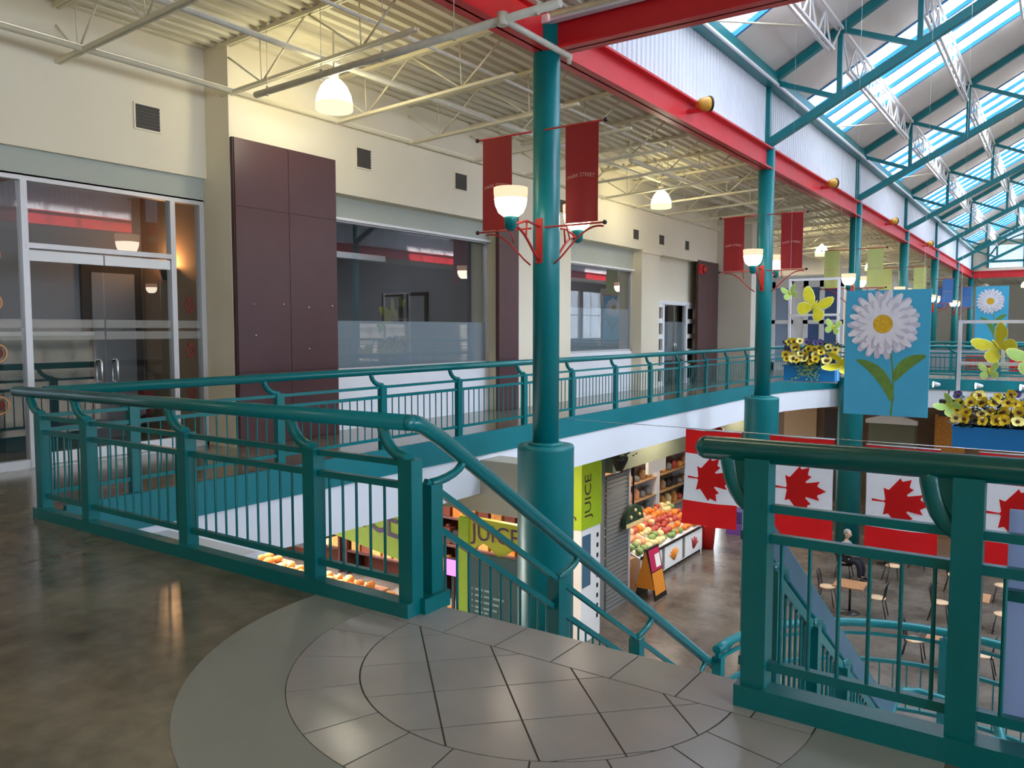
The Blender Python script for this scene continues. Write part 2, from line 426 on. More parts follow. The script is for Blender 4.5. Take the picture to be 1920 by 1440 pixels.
# --- left wall with its storefront bays
b = MB()
b.box(-9.8, -9.6, -6, 6.67, 3.6, 5.4)
b.box(-9.8, -9.1, 6.67, 24.4, 3.63, 5.4)
b.box(-9.8, -9.1, 6.67, 8.5, 0, 3.63)
b.box(-9.8, -9.1, 12.75, 15.45, 0, 3.63)
b.box(-9.8, -9.1, 19.05, 20.15, 0, 3.63)
struct('wall_left', b, M['wall'])
struct('wall_left_recess', MB().box(-9.8, -9.35, 20.15, 20.4, 0, 3.63).box(-9.8, -9.35, 20.4, 23.2, 2.36, 3.63).box(-9.8, -9.35, 23.2, 24.4, 0, 3.63), M['wall'])
struct('wall_pier', MB().box(-9.8, -8.0, 24.4, 25.0, 0, 5.4), M['wall2'])
struct('wall_left_far', MB().box(-9.9, -9.7, 25.0, 78, 0, 5.4), M['wall2'])
b = MB().box(-9.75, -9.67, -6, 6.67, 3.3, 3.6).box(-9.8, -9.36, 8.5, 12.75, 3.3, 3.63).box(-9.8, -9.36, 15.45, 19.05, 3.12, 3.63)
struct('wall_left_band', b, M['band'])
struct('wall_left_sill', MB().box(-9.8, -9.36, 8.5, 12.75, 0, 0.92).box(-9.8, -9.36, 15.45, 19.05, 0, 1.03), M['white'])
struct('trim_4', MB().box(-9.37, -9.3, 8.5, 12.75, 3.27, 3.31).box(-9.37, -9.3, 15.45, 19.05, 3.09, 3.13), M['whitepaint'])
struct('trim_5', MB().box(-9.1, -9.06, 19.0, 20.2, 3.56, 3.66).box(-9.36, -9.05, 20.2, 22.7, 3.58, 3.66), M['wall'])

# interiors behind the glass
struct('wall_interior', MB().box(-11.6, -9.8, 6.9, 7.05, 0, 4.2), M['interior'])
struct('wall_interior_back', MB().box(-11.8, -11.6, -6, 7.05, 0, 4.2), M['interiorgrey'])
struct('ceiling_interior', MB().box(-16, -9.8, -6, 25, 4.1, 4.3), M['interior'])
struct('wall_interior_grey', MB().box(-15.2, -15, 6.67, 25, 0, 4.1).box(-15, -9.8, 13.5, 13.7, 0, 4.1).box(-15, -9.8, 20.0, 20.1, 0, 4.1).box(-15, -9.8, 24.9, 25, 0, 4.1), M['interiorgrey'])
def xzprism(mb, poly, y0, y1, m=0):
    t = MB().prism(poly, y0, y1, m)
    t.v = [(x, z, y) for x, y, z in t.v]; t.f = [f[::-1] for f in t.f]
    return mb.add(t.v, t.f, m)
# ceilings: ribbed deck, laid as strips with ribs along the mall
def deck(mb, x0, x1, y0, y1, z, per=0.2, slope=0.0):
    n = int(round((x1 - x0) / per)); per = (x1 - x0) / n; pts = []
    for i in range(n):
        a = x0 + i * per
        pts += [(a, z), (a + per * 0.42, z), (a + per * 0.55, z + 0.05), (a + per * 0.87, z + 0.05)]
    pts.append((x1, z)); base = len(mb.v)
    for px, pz in pts: pz += slope * (px + 9.1); mb.v.append((px, y0, pz)); mb.v.append((px, y1, pz))
    for i in range(len(pts) - 1):
        mb.f.append([base + 2 * i, base + 2 * i + 2, base + 2 * i + 3, base + 2 * i + 1]); mb.m.append(0); mb.sm.append(False)
b = MB()
ZC = 5.3; RS = 0.045
deck(b, -10, -5.68, -6, 78, ZC, 0.2, RS); deck(b, -5.38, 8.36, -6, 8.78, 5.44); deck(b, 8.68, 13, -6, 78, ZC); deck(b, -5.6, 8.6, 62.85, 78, ZC)
struct('ceiling', b, M['deck'])
struct('ceiling_slab', xzprism(MB(), [(-16, ZC - .25), (-5.68, ZC + .22), (-5.68, ZC + .32), (-16, ZC - .15)], -6, 78).box(-5.36, 8.3, -6, 8.55, 5.5, 5.6).box(8.68, 13, -6, 78, ZC + 0.06, ZC + 0.16).box(-5.6, 8.6, 62.9, 78, ZC + 0.06, ZC + 0.16), M['deck'])

# outer shell
struct('wall_back', MB().box(-22, 13, -6.2, -6, GZ, 5.5), M['wall'])
struct('wall_far', MB().box(-22, 13, 78, 78.2, GZ, 5.5), M['wall2'])
struct('wall_outer', MB().box(-16.2, -16, -6, 78, 0, 5.5).box(-22.2, -22, -6, 78, GZ, -0.87), M['wall2'])
b = MB().box(13, 13.2, -6, 78, GZ, 0.9).box(13, 13.2, -6, 78, 4.6, 5.5)
WY = [(-5.6, -0.1), (0.4, 5.4), (5.9, 11.0), (20.2, 22.8), (44, 49.5), (50, 55.5), (56, 61.5), (66, 71.5)]  # nearest bays are unseen and added to light the landing
for a, c in zip([-6] + [q[1] for q in WY], [q[0] for q in WY] + [78]): b.box(13, 13.2, a, c, 0.9, 4.6)
struct('wall_right', b, M['opposite'])
b = MB(); pb = MB()
for y0, y1 in WY:
    for k in range(1, 4): b.box(13.05, 13.13, y0 + (y1 - y0) * k / 4 - 0.03, y0 + (y1 - y0) * k / 4 + 0.03, 0.9, 4.6)
    b.box(13.05, 13.13, y0, y1, 2.7, 2.76)
    pb.add([(13.09, y0, 0.9), (13.09, y1, 0.9), (13.09, y1, 4.6), (13.09, y0, 4.6)], [(0, 1, 2, 3)])
w = struct('window_9_part_added', b, M['whitepaint']); struct('pane', pb, M['skyglass'], w)

# --- clerestory, gutter and roof over the atrium
def corr(mb, xx, y0, y1, z0, z1, sgn):
    per = 0.16; n = int((y1 - y0) / per); base = len(mb.v); pts = []
    for i in range(n):
        a = y0 + i * per
        pts += [(a, 0), (a + per * 0.4, 0), (a + per * 0.5, 0.025), (a + per * 0.9, 0.025)]
    pts.append((y1, 0))
    for py, px in pts: mb.v.append((xx + sgn * px, py, z0)); mb.v.append((xx + sgn * px, py, z1))
    for i in range(len(pts) - 1):
        mb.f.append([base + 2 * i, base + 2 * i + 2, base + 2 * i + 3, base + 2 * i + 1]); mb.m.append(0); mb.sm.append(False)
XA, XB, XR, ZE, SL = -5.6, 8.6, 1.5, 7.0, 0.57
ZR = ZE + SL * (XR - XA)
b = MB(); corr(b, XA, 8.8, 62.8, 5.49, 7.0, 1); struct('wall_clerestory_left', b, M['clere'])
b = MB(); corr(b, XB, 8.8, 62.8, 5.49, 7.0, -1); struct('wall_clerestory_right', b, M['clere'])
b = MB()
for k in range(6):
    y0 = YK[k]; segs = [(y0, y0 + 2.5), (y0 + 6.4, y0 + 9.0)]
    for a, c in segs:
        for xa, za, xb, zb in ((XA - 0.15, ZE - 0.085, XR, ZR), (XR, ZR, XB + 0.15, ZE - 0.085)):
            b.add([(xa, a, za), (xb, a, zb), (xb, c, zb), (xa, c, za), (xa, a, za + .12), (xb, a, zb + .12), (xb, c, zb + .12), (xa, c, za + .12)],
                  [(0, 3, 2, 1), (4, 5, 6, 7), (0, 1, 5, 4), (1, 2, 6, 5), (2, 3, 7, 6), (3, 0, 4, 7)])
    a, c = y0 + 2.5, y0 + 6.4
    for xa, xb in ((XA - 0.15, XA + 0.12), (XR - 0.35, XR + 0.35), (XB - 0.12, XB + 0.15)):
        f = lambda xx: ZE + SL * ((xx - XA) if xx <= XR else (XB - xx))
        xm = [xa, xb] if not (xa < XR < xb) else [xa, XR, xb]
        for p, q in zip(xm, xm[1:]):
            b.add([(p, a, f(p)), (q, a, f(q)), (q, c, f(q)), (p, c, f(p)), (p, a, f(p) + .12), (q, a, f(q) + .12), (q, c, f(q) + .12), (p, c, f(p) + .12)],
                  [(0, 3, 2, 1), (4, 5, 6, 7), (0, 1, 5, 4), (1, 2, 6, 5), (2, 3, 7, 6), (3, 0, 4, 7)])
struct('ceiling_atrium', b, M['roof'])
struct('wall_gable_near', xzprism(MB(), [(XA, 5.36), (XB, 5.36), (XB, ZE), (XR, ZR), (XA, ZE)], 8.6, 8.7), M['clere'])
b = MB()
xzprism(b, [(XA, 5.36), (-4.62, 5.36), (-4.62, ZE + SL * (XR - XA) * 0.14), (XA, ZE)], 62.8, 62.95)
xzprism(b, [(-4.62, 5.36), (7.62, 5.36), (7.62, 5.72), (-4.62, 5.72)], 62.8, 62.95)
xzprism(b, [(7.62, 5.36), (XB, 5.36), (XB, ZE), (7.62, ZE + SL * 0.98)], 62.8, 62.95)
wx = [-4.62 + (7.62 + 4.62) * i / 24 for i in range(25)]
arch = [(xx, 7.35 + 2.2 * math.sqrt(max(0, 1 - ((xx - 1.5) / 6.13) ** 2))) for xx in wx]
xzprism(b, [(-4.62, ZE + SL * 0.98)] + [(p[0], min(p[1], ZE + SL * (p[0] - XA if p[0] < XR else XB - p[0]) - 0.02)) for p in arch] + [(7.62, ZE + SL * 0.98), (XR, ZR)], 62.8, 62.95)
struct('wall_gable_far', b, M['wall'])
b = MB()
for xx in (-4.6, -2.55, -0.5, 1.5, 3.5, 5.5, 7.6): b.box(xx - 0.06, xx + 0.06, 62.75, 62.85, 5.7, 9.55)
b.box(-4.62, 7.62, 62.75, 62.85, 6.05, 6.2)
b.tube([(p[0], 62.8, p[1] - 1.1) for p in arch], 0.05, 6)
w = struct('window_8', b, M['teal']); struct('pane', MB().add([(-4.6, 62.88, 5.7), (7.6, 62.88, 5.7), (7.6, 62.88, 9.6), (-4.6, 62.88, 9.6)], [(0, 1, 2, 3)]), M['gableglass'], w)
struct('pane_band', MB().box(-4.55, 7.55, 62.86, 62.875, 7.2, 7.55), M['wall'], w)
struct('trim_6', MB().box(-5.345, -5.3, 8.8, 62.8, 6.79, 6.84), M['whitepaint'])
struct('trim_7', MB().box(-5.57, -5.34, 8.8, 62.8, 6.8, 7.06), M['teal'])
struct('trim_8', MB().box(8.34, 8.6, 8.8, 62.8, 6.8, 7.04), M['teal'])

# skylights: each is a set of glass panes in blue mullions lying in the roof slope
side = 'left'
def make_skylight(k):
    y0 = YK[k]; ym = y0 + 4.45
    t = thing('skylight', 'skylight strip with blue mullions, left roof slope, %s bay from near' % ORD[k], 'skylight', (XA, ym, ZE))
    f = lambda xx: ZE + SL * (xx - XA)
    xa, xb = XA + 0.12, XR - 0.35
    fr = MB()
    for i in range(5):
        yy = y0 + 2.5 + 3.9 * i / 4
        fr.bar((xa, yy, f(xa) + 0.02), (xb, yy, f(xb) + 0.02), 0.07, 0.09)
    fr.bar((xa, y0 + 2.5, f(xa)), (xa, y0 + 6.4, f(xa)), 0.06, 0.1); fr.bar((xb, y0 + 2.5, f(xb)), (xb, y0 + 6.4, f(xb)), 0.06, 0.1)
    fr.build('mullion_frame', M['mull'], t)
    for i in range(4):
        a = y0 + 2.5 + 3.9 * i / 4; c = a + 3.9 / 4
        MB().add([(xa, a, f(xa) + 0.06), (xb, a, f(xb) + 0.06), (xb, c, f(xb) + 0.06), (xa, c, f(xa) + 0.06)], [(0, 1, 2, 3)]).build('glass_pane', M['skyglass'], t)
    return t
for k in range(6):
    t = make_skylight(k)
    dup(t, (XB, t.location.y, ZE), PI, 'skylight strip with blue mullions, right roof slope, %s bay from near' % ORD[k])

# ---------------------------------------------------------------- steel of the atrium
def ibeam(mb, p, q, h, w, tw=0.03, tf=0.035):
    p = Vector(p); q = Vector(q)
    mb.bar(p, q, tw, h)
    for s in (-1, 1): mb.bar(p + Vector((0, 0, s * (h / 2 - tf / 2))), q + Vector((0, 0, s * (h / 2 - tf / 2))), w, tf)
    return mb
def beam(name, label, p, q):
    t = thing(name, label, 'beam', p, kind='thing')
    p = Vector(p); q = Vector(q)
    MB().bar(p, q, 0.03, 0.46).build('beam_web', M['red'], t)
    for s in (-1, 1): MB().bar(p + Vector((0, 0, s * 0.2125)), q + Vector((0, 0, s * 0.2125)), 0.26, 0.035).build('beam_flange', M['red'], t)
    return t
beam('steel_beam', 'long red steel beam running along the left column row under the white clerestory', (-5.52, -5.9, 5.27), (-5.52, 63.0, 5.27))
beam('steel_beam', 'red steel beam along the right column row', (8.52, -5.9, 5.27), (8.52, 63.0, 5.27))
beam('steel_beam', 'dark red steel cross beam at the top, meeting the nearest column', (-5.5, 8.8, 5.27), (8.5, 8.8, 5.27))
beam('steel_beam', 'distant red steel cross beam under the arched gable window', (-5.5, 62.7, 5.27), (8.5, 62.7, 5.27))

def column(xc, yc, label):
    t = thing('column', label, 'column', (xc, yc, GZ), kind='thing')
    MB().lathe([(0.37, GZ), (0.37, 0.03), (0.375, 0.05), (0.36, 0.085), (0.30, 0.09)], (xc, yc, 0), 40).build('column_base', M['teal'], t)
    MB().lathe([(0.235, 0.085), (0.235, 0.11), (0.2, 0.125)], (xc, yc, 0), 32).build('collar', M['teal'], t)
    MB().lathe([(0.172, 0.1), (0.172, 5.52)], (xc, yc, 0), 36).build('shaft', M['teal'], t)
    MB().box(xc - 0.07, xc + 0.07, yc - 0.07, yc + 0.07, 5.5, 6.95).build('column_post', M['teal'], t)
    return t
CN = ['nearest', 'second nearest', 'third', 'fourth', 'fifth', 'sixth', 'seventh and farthest']
for k in range(7):
    column(-5.55, YK[k], '%s teal round column on the left side of the atrium' % CN[k])
for k in range(4):
    column(8.55, YK[k], '%s teal round column on the right side of the atrium' % CN[k])

def truss(k):
    y = YK[k] - (0.25 if k == 6 else 0); t = thing('roof_truss', 'teal steel roof truss rising from the %s column' % CN[k], 'truss', (-5.5, y, 5.5), kind='thing')
    lo = lambda x: 5.62 + 0.525 * ((x + 5.5) if x <= XR else (2 * XR - x + 5.5))
    hi = lambda x: 6.93 + SL * ((x + 5.5) if x <= XR else (2 * XR - x + 5.5))
    for a, c in ((-5.5, XR), (XR, 8.5)):
        MB().bar((a, y, lo(a)), (c, y, lo(c)), 0.16, 0.17).build('bottom_chord', M['teal'], t)
        MB().bar((a, y, hi(a)), (c, y, hi(c)), 0.15, 0.16).build('top_chord', M['teal'], t)
    nx = [-5.5, -4.08, -2.6, -1.1, 0.3, 1.5, 2.7, 4.1, 5.6, 7.08, 8.5]
    for i in range(1, 10):
        MB().bar((nx[i], y, lo(nx[i])), (nx[i], y, hi(nx[i])), 0.1, 0.1).build('web_post', M['teal'], t)
    for i in range(5): MB().bar((nx[i], y, hi(nx[i])), (nx[i + 1], y, lo(nx[i + 1])), 0.1, 0.1).build('web_diagonal', M['teal'], t)
    for i in range(5, 10): MB().bar((nx[i + 1], y, hi(nx[i + 1])), (nx[i], y, lo(nx[i])), 0.1, 0.1).build('web_diagonal', M['teal'], t)
for k in range(1, 7): truss(k)

# white open-web purlins between the trusses
def purlin():
    y0, L = 0.0, 8.85
    t = thing('roof_purlin', '', 'purlin', (0, 0, 0))
    h = 0.62; b = MB()
    for s in (-1, 1): b.bar((s * 0.05, 0, 0), (s * 0.05, L, 0), 0.05, 0.05)
    b.build('top_chord', M['purlin'], t, world=False)
    b = MB()
    for s in (-1, 1): b.bar((s * 0.05, 0.7, -h), (s * 0.05, L - 0.7, -h), 0.05, 0.05)
    b.build('bottom_chord', M['purlin'], t, world=False)
    b = MB(); n = 7; pts = [(0, 0, 0)]
    for i in range(n):
        pts += [(0, 0.7 + (L - 1.4) * (i + 0.0) / (n - 0.001), -h), (0, 0.7 + (L - 1.4) * (i + 0.5) / n, -0.02)]
    pts += [(0, L - 0.7, -h), (0, L, 0)]
    for p, q in zip(pts, pts[1:]): b.bar(p, q, 0.03, 0.03)
    for i in range(n): b.bar((0, 0.7 + (L - 1.4) * (i + .5) / n, 0), (0, 0.7 + (L - 1.4) * (i + .5) / n, -h), 0.02, 0.02)
    b.build('web', M['purlin'], t, world=False)
    return t
pr = None
for k in range(6):
    for j, xx in enumerate((-4.08, -2.6, -1.1, 0.3)):
        lab = 'white open-web roof purlin, %s row above the gutter, %s bay from near' % (ORD[j], ORD[k])
        loc = (xx, YK[k] + 0.08, ZE + SL * (xx - XA) - 0.14)
        if pr is None: pr = purlin(); pr['label'] = lab; pr.location = loc; pr['group'] = 'open-web purlins of the skylit roof'; pr['kind'] = 'thing'
        else: dup(pr, loc, 0, lab)
# thin white brace rods under the roof
for k in range(6):
    y = YK[k]
    tag(MB().tube([(-5.3, y + 5.2, 7.0), (-4.1, y + 8.9, 7.75)], 0.018, 6).build('brace_rod', M['cream']),
        'thin white brace rod under the roof slope in the %s bay' % ORD[k], 'rod', 'brace rods of the skylit roof', 'thing')

# ---------------------------------------------------------------- joists and pipes of the flat ceiling
def joist(x0, x1, name_label):
    L = x1 - x0; t = thing('ceiling_joist', name_label, 'joist', (x0, 0, 0), group='open-web joists of the gallery ceiling', kind='thing')
    zt, zb = 5.26, 4.64
    b = MB()
    for s in (-1, 1): b.bar((0, s * 0.025, zt), (L, s * 0.025, zt), 0.035, 0.05)
    b.build('top_chord', M['cream'], t, world=False)
    b = MB()
    e1 = 0.05 if x0 < -9 else 0.0
    for s in (-1, 1): b.bar((e1, s * 0.022, zb), (L - 0.03, s * 0.022, zb), 0.03, 0.04)
    b.build('bottom_chord', M['cream'], t, world=False)
    b = MB(); n = max(2, int(round(L / 1.45)))
    for i in range(n):
        xm = L * (i + 0.5) / n
        b.tube([(L * i / n, 0, zt), (xm, 0, zb)], 0.013, 6); b.tube([(xm, 0, zb), (L * (i + 1) / n, 0, zt)], 0.013, 6); b.tube([(xm, 0, zb), (xm, 0, zt)], 0.009, 6)
    b.build('web', M['cream'], t, world=False)
    return t
jy = [0.02, 1.7, 3.1, 4.77, 6.69, 8.52] + [10.15 + 1.68 * i for i in range(0, 30)]
j_long = j_short = None; n_near = 0; n_far = 0
for y in jy:
    if y < 8.0:
        x0 = -9.6 if y < 6.67 else -9.1
        lab = 'cream open-web joist over the landing, %s from the back' % ORD[n_near]; n_near += 1
        t = joist(x0, -5.62, lab); t.location.y = y; t.location.z = RS * (x0 + 9.1); t.rotation_euler = (0, -math.atan(RS), 0)
    else:
        lab = 'cream open-web joist of the gallery ceiling, %s counting from the dark red cross beam' % (ORD[n_far] if n_far < 24 else 'number %d' % (n_far + 1)); n_far += 1
        if j_short is None: j_short = joist(-9.1, -5.62, lab); j_short.location.y = y; j_short.rotation_euler = (0, -math.atan(RS), 0)
        else: dup(j_short, (-9.1, y, 0), None, lab)
def pipe(name, label, pts, r, m='pipe', cat='pipe'):
    t = thing(name, label, cat, pts[0], kind='thing')
    MB().tube(pts, r, 10).build('pipe_run', M[m], t)
    return t
t = pipe('bridging_bar', 'cream bridging bar along the top of the left wall under the joist ends', [(-9.02, 2.0, 4.66), (-9.02, 40, 4.66)], 0.035, 'cream', 'bar')
t = pipe('conduit', 'grey conduit running along the gallery ceiling above the near pendant', [(-7.95, 0.0, 5.02), (-7.95, 30, 5.02)], 0.035)
t = pipe('conduit', 'thin grey conduit running along the gallery ceiling nearer the columns', [(-6.6, 0.0, 5.05), (-6.6, 24, 5.05)], 0.022)
t = pipe('sprinkler_pipe', 'grey sprinkler pipe crossing the landing ceiling toward the nearest column', [(-8.45, 6.6, 4.5), (-3.85, 6.33, 4.5)], 0.04)
for i in range(5):
    f = i / 4.0
    p = Vector((-8.2, 6.58, 4.5)).lerp(Vector((-4.1, 6.34, 4.5)), f)
    MB().tube([p, p + Vector((0, 0, 0.78))], 0.004, 6).tube([p + Vector((0, 0, 0.06)), p + Vector((0, 0, -0.055))], 0.02, 6).build('hanger', M['pipe'], t)
t = pipe('sprinkler_pipe', 'short white branch pipe passing in front of the nearest column', [(-4.5, 6.35, 4.5), (-4.51, 7.6, 4.5)], 0.033)
MB().lathe([(0.05, -0.06), (0.05, 0.06)], (-4.5, 6.35, 4.5), 12).build('pipe_tee', M['pipe'], t)
MB().lathe([(0.02, -0.08), (0.035, 0.0), (0.035, 0.02)], (-4.51, 7.6, 4.5), 10).build('sprinkler_head', M['pipe'], t)
t = pipe('sprinkler_pipe', 'white pipe in front of the dark red cross beam, right of the nearest column', [(-4.76, 7.63, 5.0), (1.0, 7.7, 5.0)], 0.033)
for i, (y0, y1) in enumerate(((14.5, 27), (30, 50))):
    pipe('sprinkler_pipe', 'cream sprinkler main along the gallery ceiling %s' % ('beyond the nearest column' if i == 0 else 'far beyond the third column'), [(-7.2, y0, 4.9), (-7.2, y1, 4.9)], 0.045, 'cream')

# pendant domes
def dome():
    t = thing('pendant_lamp', '', 'pendant lamp', (0, 0, 0), group='dome pendants of the gallery ceiling')
    MB().lathe([(0.232, 0.085), (0.215, 0.19), (0.165, 0.3), (0.1, 0.375), (0.05, 0.4), (0.001, 0.405)], n=28).build('dome_shade', M['domeglow'], t, world=False)
    MB().lathe([(0.225, 0.0), (0.236, 0.01), (0.236, 0.085), (0.232, 0.09)], n=28).build('shade_rim', M['domerim'], t, world=False)
    MB().lathe([(0.06, 0.39), (0.06, 0.5), (0.03, 0.53), (0.012, 0.55), (0.012, 1.0)], n=16).build('lamp_cap', M['pipe'], t, world=False)
    return t
pd = dome()
dl = [(-7.8, 7.3, 4.36, 'glowing dome pendant nearest the camera, above the two brown panels'), (-7.8, 17.3, 4.36, 'glowing dome pendant right of the dark red banners, above the far windows'),
      (-7.8, 31.9, 4.36, 'small distant dome pendant by the yellow-green banners'), (-7.8, 41, 4.36, 'dome pendant far along the gallery ceiling'),
      (-2.6, 66.5, 4.5, 'far dome pendant below the distant red cross beam'), (4.5, 2.5, 4.36, 'dome pendant over the right of the landing'), (-2.5, -1.5, 4.36, 'dome pendant over the landing behind the viewer'), (-7.8, -1.5, 4.36, 'dome pendant at the near end of the gallery')]
for i, (x, y, z, lab) in enumerate(dl):
    t = pd if i == 0 else dup(pd, (x, y, z), 0, lab)
    t.location = (x, y, z); t['label'] = lab

# wall vents
def vent(x, y0, y1, z0, z1, lab):
    t = thing('wall_vent', lab, 'vent', (x, (y0 + y1) / 2, z0), group='dark wall vents')
    b = MB(); n = 7
    b.box(x, x + 0.008, y0, y1, z0, z1)
    for i in range(n):
        z = z0 + (z1 - z0) * (i + 0.5) / n
        b.add([(x + 0.006, y0, z - .02), (x + 0.006, y1, z - .02), (x + 0.03, y1, z + .012), (x + 0.03, y0, z + .012)], [(0, 1, 2, 3)])
    b.build('louvre', M['vent'], t)
    b = MB(); w = 0.02
    b.box(x, x + .02, y0 - w, y1 + w, z1, z1 + w).box(x, x + .02, y0 - w, y1 + w, z0 - w, z0).box(x, x + .02, y0 - w, y0, z0, z1).box(x, x + .02, y1, y1 + w, z0, z1)
    b.build('vent_frame', M['wall'], t)
vl = [(-9.6, 5.68, 6.0, 4.08, 4.37, 'square dark vent high on the wall above the glass double door'), (-9.6, 3.8, 4.12, 3.9, 4.2, 'dark vent at the left edge of the picture'),
      (-9.1, 8.95, 9.25, 4.08, 4.37, 'dark wall vent right of the two brown panels'), (-9.1, 11.36, 11.69, 4.09, 4.37, 'dark wall vent left of the dark red banner'),
      (-9.1, 14.95, 15.25, 4.1, 4.37, 'dark wall vent showing between the nearest column and its right banner'), (-9.1, 18.5, 18.8, 3.86, 4.1, 'dark wall vent, left of three above the far window'),
      (-9.1, 20.05, 20.37, 3.86, 4.11, 'dark wall vent, middle of three above the far door'), (-9.1, 21.83, 22.1, 3.86, 4.11, 'dark wall vent, right of three above the far door')]
for v in vl: vent(*v)
# ================================================================= storefronts
def pane(x, y0, y1, z0, z1, mb=None):
    mb = mb or MB()
    return mb.add([(x, y0, z0), (x, y1, z0), (x, y1, z1), (x, y0, z1)], [(0, 1, 2, 3)])
# window_1: the near shopfront with the glass double door
XG = -9.72
w = thing('window_1', 'near shopfront glazing around the glass double door', 'window', (XG, 3.0, 0), kind='structure')
fr = MB()
def mul(y, z0=0.0, z1=3.25, wd=0.07): fr.box(XG - 0.06, XG + 0.05, y - wd / 2, y + wd / 2, z0, z1)
for y in (4.38, 6.2, 6.63): mul(y)
for y in (2.2, 0.0, -2.2, -4.4): mul(y)
fr.box(XG - 0.06, XG + 0.05, -6, 6.66, 3.25, 3.32)
fr.box(XG - 0.06, XG + 0.055, 4.38, 6.2, 2.5, 2.56)
fr.box(XG - 0.06, XG + 0.05, -6, 4.35, 0, 0.1).box(XG - 0.06, XG + 0.05, 6.2, 6.66, 0, 0.1)
fr.build('window_frame', M['alu'], w)
for a, c, z0, z1 in ((-6, 4.35, .1, 3.25), (6.23, 6.6, .1, 3.25), (4.41, 6.17, 2.56, 3.25)):
    pane(XG, a, c, z0, z1).build('pane', M['glass'], w)
b = MB()
for a, c in ((-6, 4.35), (6.23, 6.6)):
    pane(XG + 0.006, a, c, 1.60, 1.70, b); pane(XG + 0.006, a, c, 1.46, 1.56, b)
b.build('frosted_stripe', M['filmstripe'], w)
# door_1
d = thing('door_1', 'glass double door with white rails and loop handles', 'door', (XG, 5.29, 0), kind='structure')
for a, c, hy in ((4.42, 5.27, 5.19), (5.29, 6.16, 5.39)):
    lf = MB().box(XG - 0.03, XG + 0.03, a, c, 2.36, 2.48).box(XG - 0.03, XG + 0.03, a, c, 0.02, 0.15).build('door_rail', M['whitepaint'], d)
    pane(XG, a, c, 0.15, 2.36).build('door_pane', M['glass'], d)
    b = MB(); pane(XG + 0.006, a, c, 1.60, 1.70, b); pane(XG + 0.006, a, c, 1.46, 1.56, b); b.build('frosted_stripe', M['filmstripe'], d)
    hb = MB()
    for sx in (0.06, -0.06):
        hb.tube([(XG, hy, 1.2), (XG + sx * .7, hy, 1.215), (XG + sx, hy, 1.18), (XG + sx, hy, 0.96), (XG + sx * .7, hy, 0.925), (XG, hy, 0.94)], 0.016, 10)
    hb.build('door_handle', M['steel'], lf)
struct('floor_threshold', MB().box(-9.72, -9.55, 4.38, 6.2, 0, 0.012), M['alu'])
# decals on the glass: rust-red crest marks
def decal(y, z, kind, lab):
    t = thing('window_decal', lab, 'decal', (XG + 0.008, y, z - 0.13), group='rust red decals on the shopfront glass')
    b = MB(); X = XG + 0.012
    def ringp(r0, r1, m, a0=0, a1=2 * PI, n=28):
        vs = []; fs = []
        for i in range(n + 1):
            a = a0 + (a1 - a0) * i / n
            vs += [(X, y + r0 * math.cos(a), z + r0 * math.sin(a)), (X, y + r1 * math.cos(a), z + r1 * math.sin(a))]
        for i in range(n): fs.append((2 * i, 2 * i + 2, 2 * i + 3, 2 * i + 1))
        b.add(vs, fs, m)
    if kind == 'crest':
        ringp(0.038, 0.072, 0); ringp(0.0, 0.02, 0)
        for s, wd in ((1, 0.1), (-1, 0.09)):
            b.box(X, X + .002, y - wd / 2, y + wd / 2, z + s * 0.085 - 0.014, z + s * 0.085 + 0.014)
        b.box(X, X + .002, y - 0.05, y + 0.05, z + 0.112, z + 0.122)
    else:
        ringp(0.085, 0.105, 1); ringp(0.0, 0.06, 0)
    b.build('decal_print', [M['decal'], M['decal2']], t)
for y, z, lab in ((6.44, 1.9, 'rust red crest decal on the narrow pane right of the double door, top'), (6.44, 1.3, 'rust red crest decal on the narrow pane right of the double door, middle'), (6.44, 0.74, 'rust red crest decal on the narrow pane right of the double door, lowest')):
    decal(y, z, 'crest', lab)
for y, z, lab in ((4.03, 2.4, 'round orange-rimmed decal at the left edge, topmost of four'), (4.03, 1.88, 'round orange-rimmed decal at the left edge, second from top'), (4.06, 1.32, 'round orange-rimmed decal at the left edge, third from top'), (4.06, 0.74, 'round orange-rimmed decal at the left edge, just behind the railing corner')):
    decal(y, z, 'round', lab)

def shopwindow(name, y0, y1, z0, z1, zf, label):
    X = -9.42
    w = thing(name, label, 'window', (X, (y0 + y1) / 2, 0), kind='structure')
    fr = MB()
    fr.box(X - .05, X + .04, y0, y0 + .05, z0, z1).box(X - .05, X + .04, y1 - .05, y1, z0, z1).box(X - .05, X + .04, y0, y1, z1 - .05, z1).box(X - .05, X + .04, y0, y1, z0, z0 + .05)
    fr.build('window_frame', M['alu'], w)
    pane(X, y0 + .05, y1 - .05, z0 + .05, z1 - .05).build('pane', M['glass'], w)
    pane(X - 0.012, y0 + .05, y1 - .05, z0 + .05, zf).build('frosted_film', M['film'], w)
shopwindow('window_2', 8.5, 12.75, 0.92, 3.3, 1.72, 'wide shop window with frosted lower half right of the brown panels')
shopwindow('window_3', 15.45, 19.05, 1.03, 3.12, 2.1, 'far shop window with frosted lower half behind the nearest column')
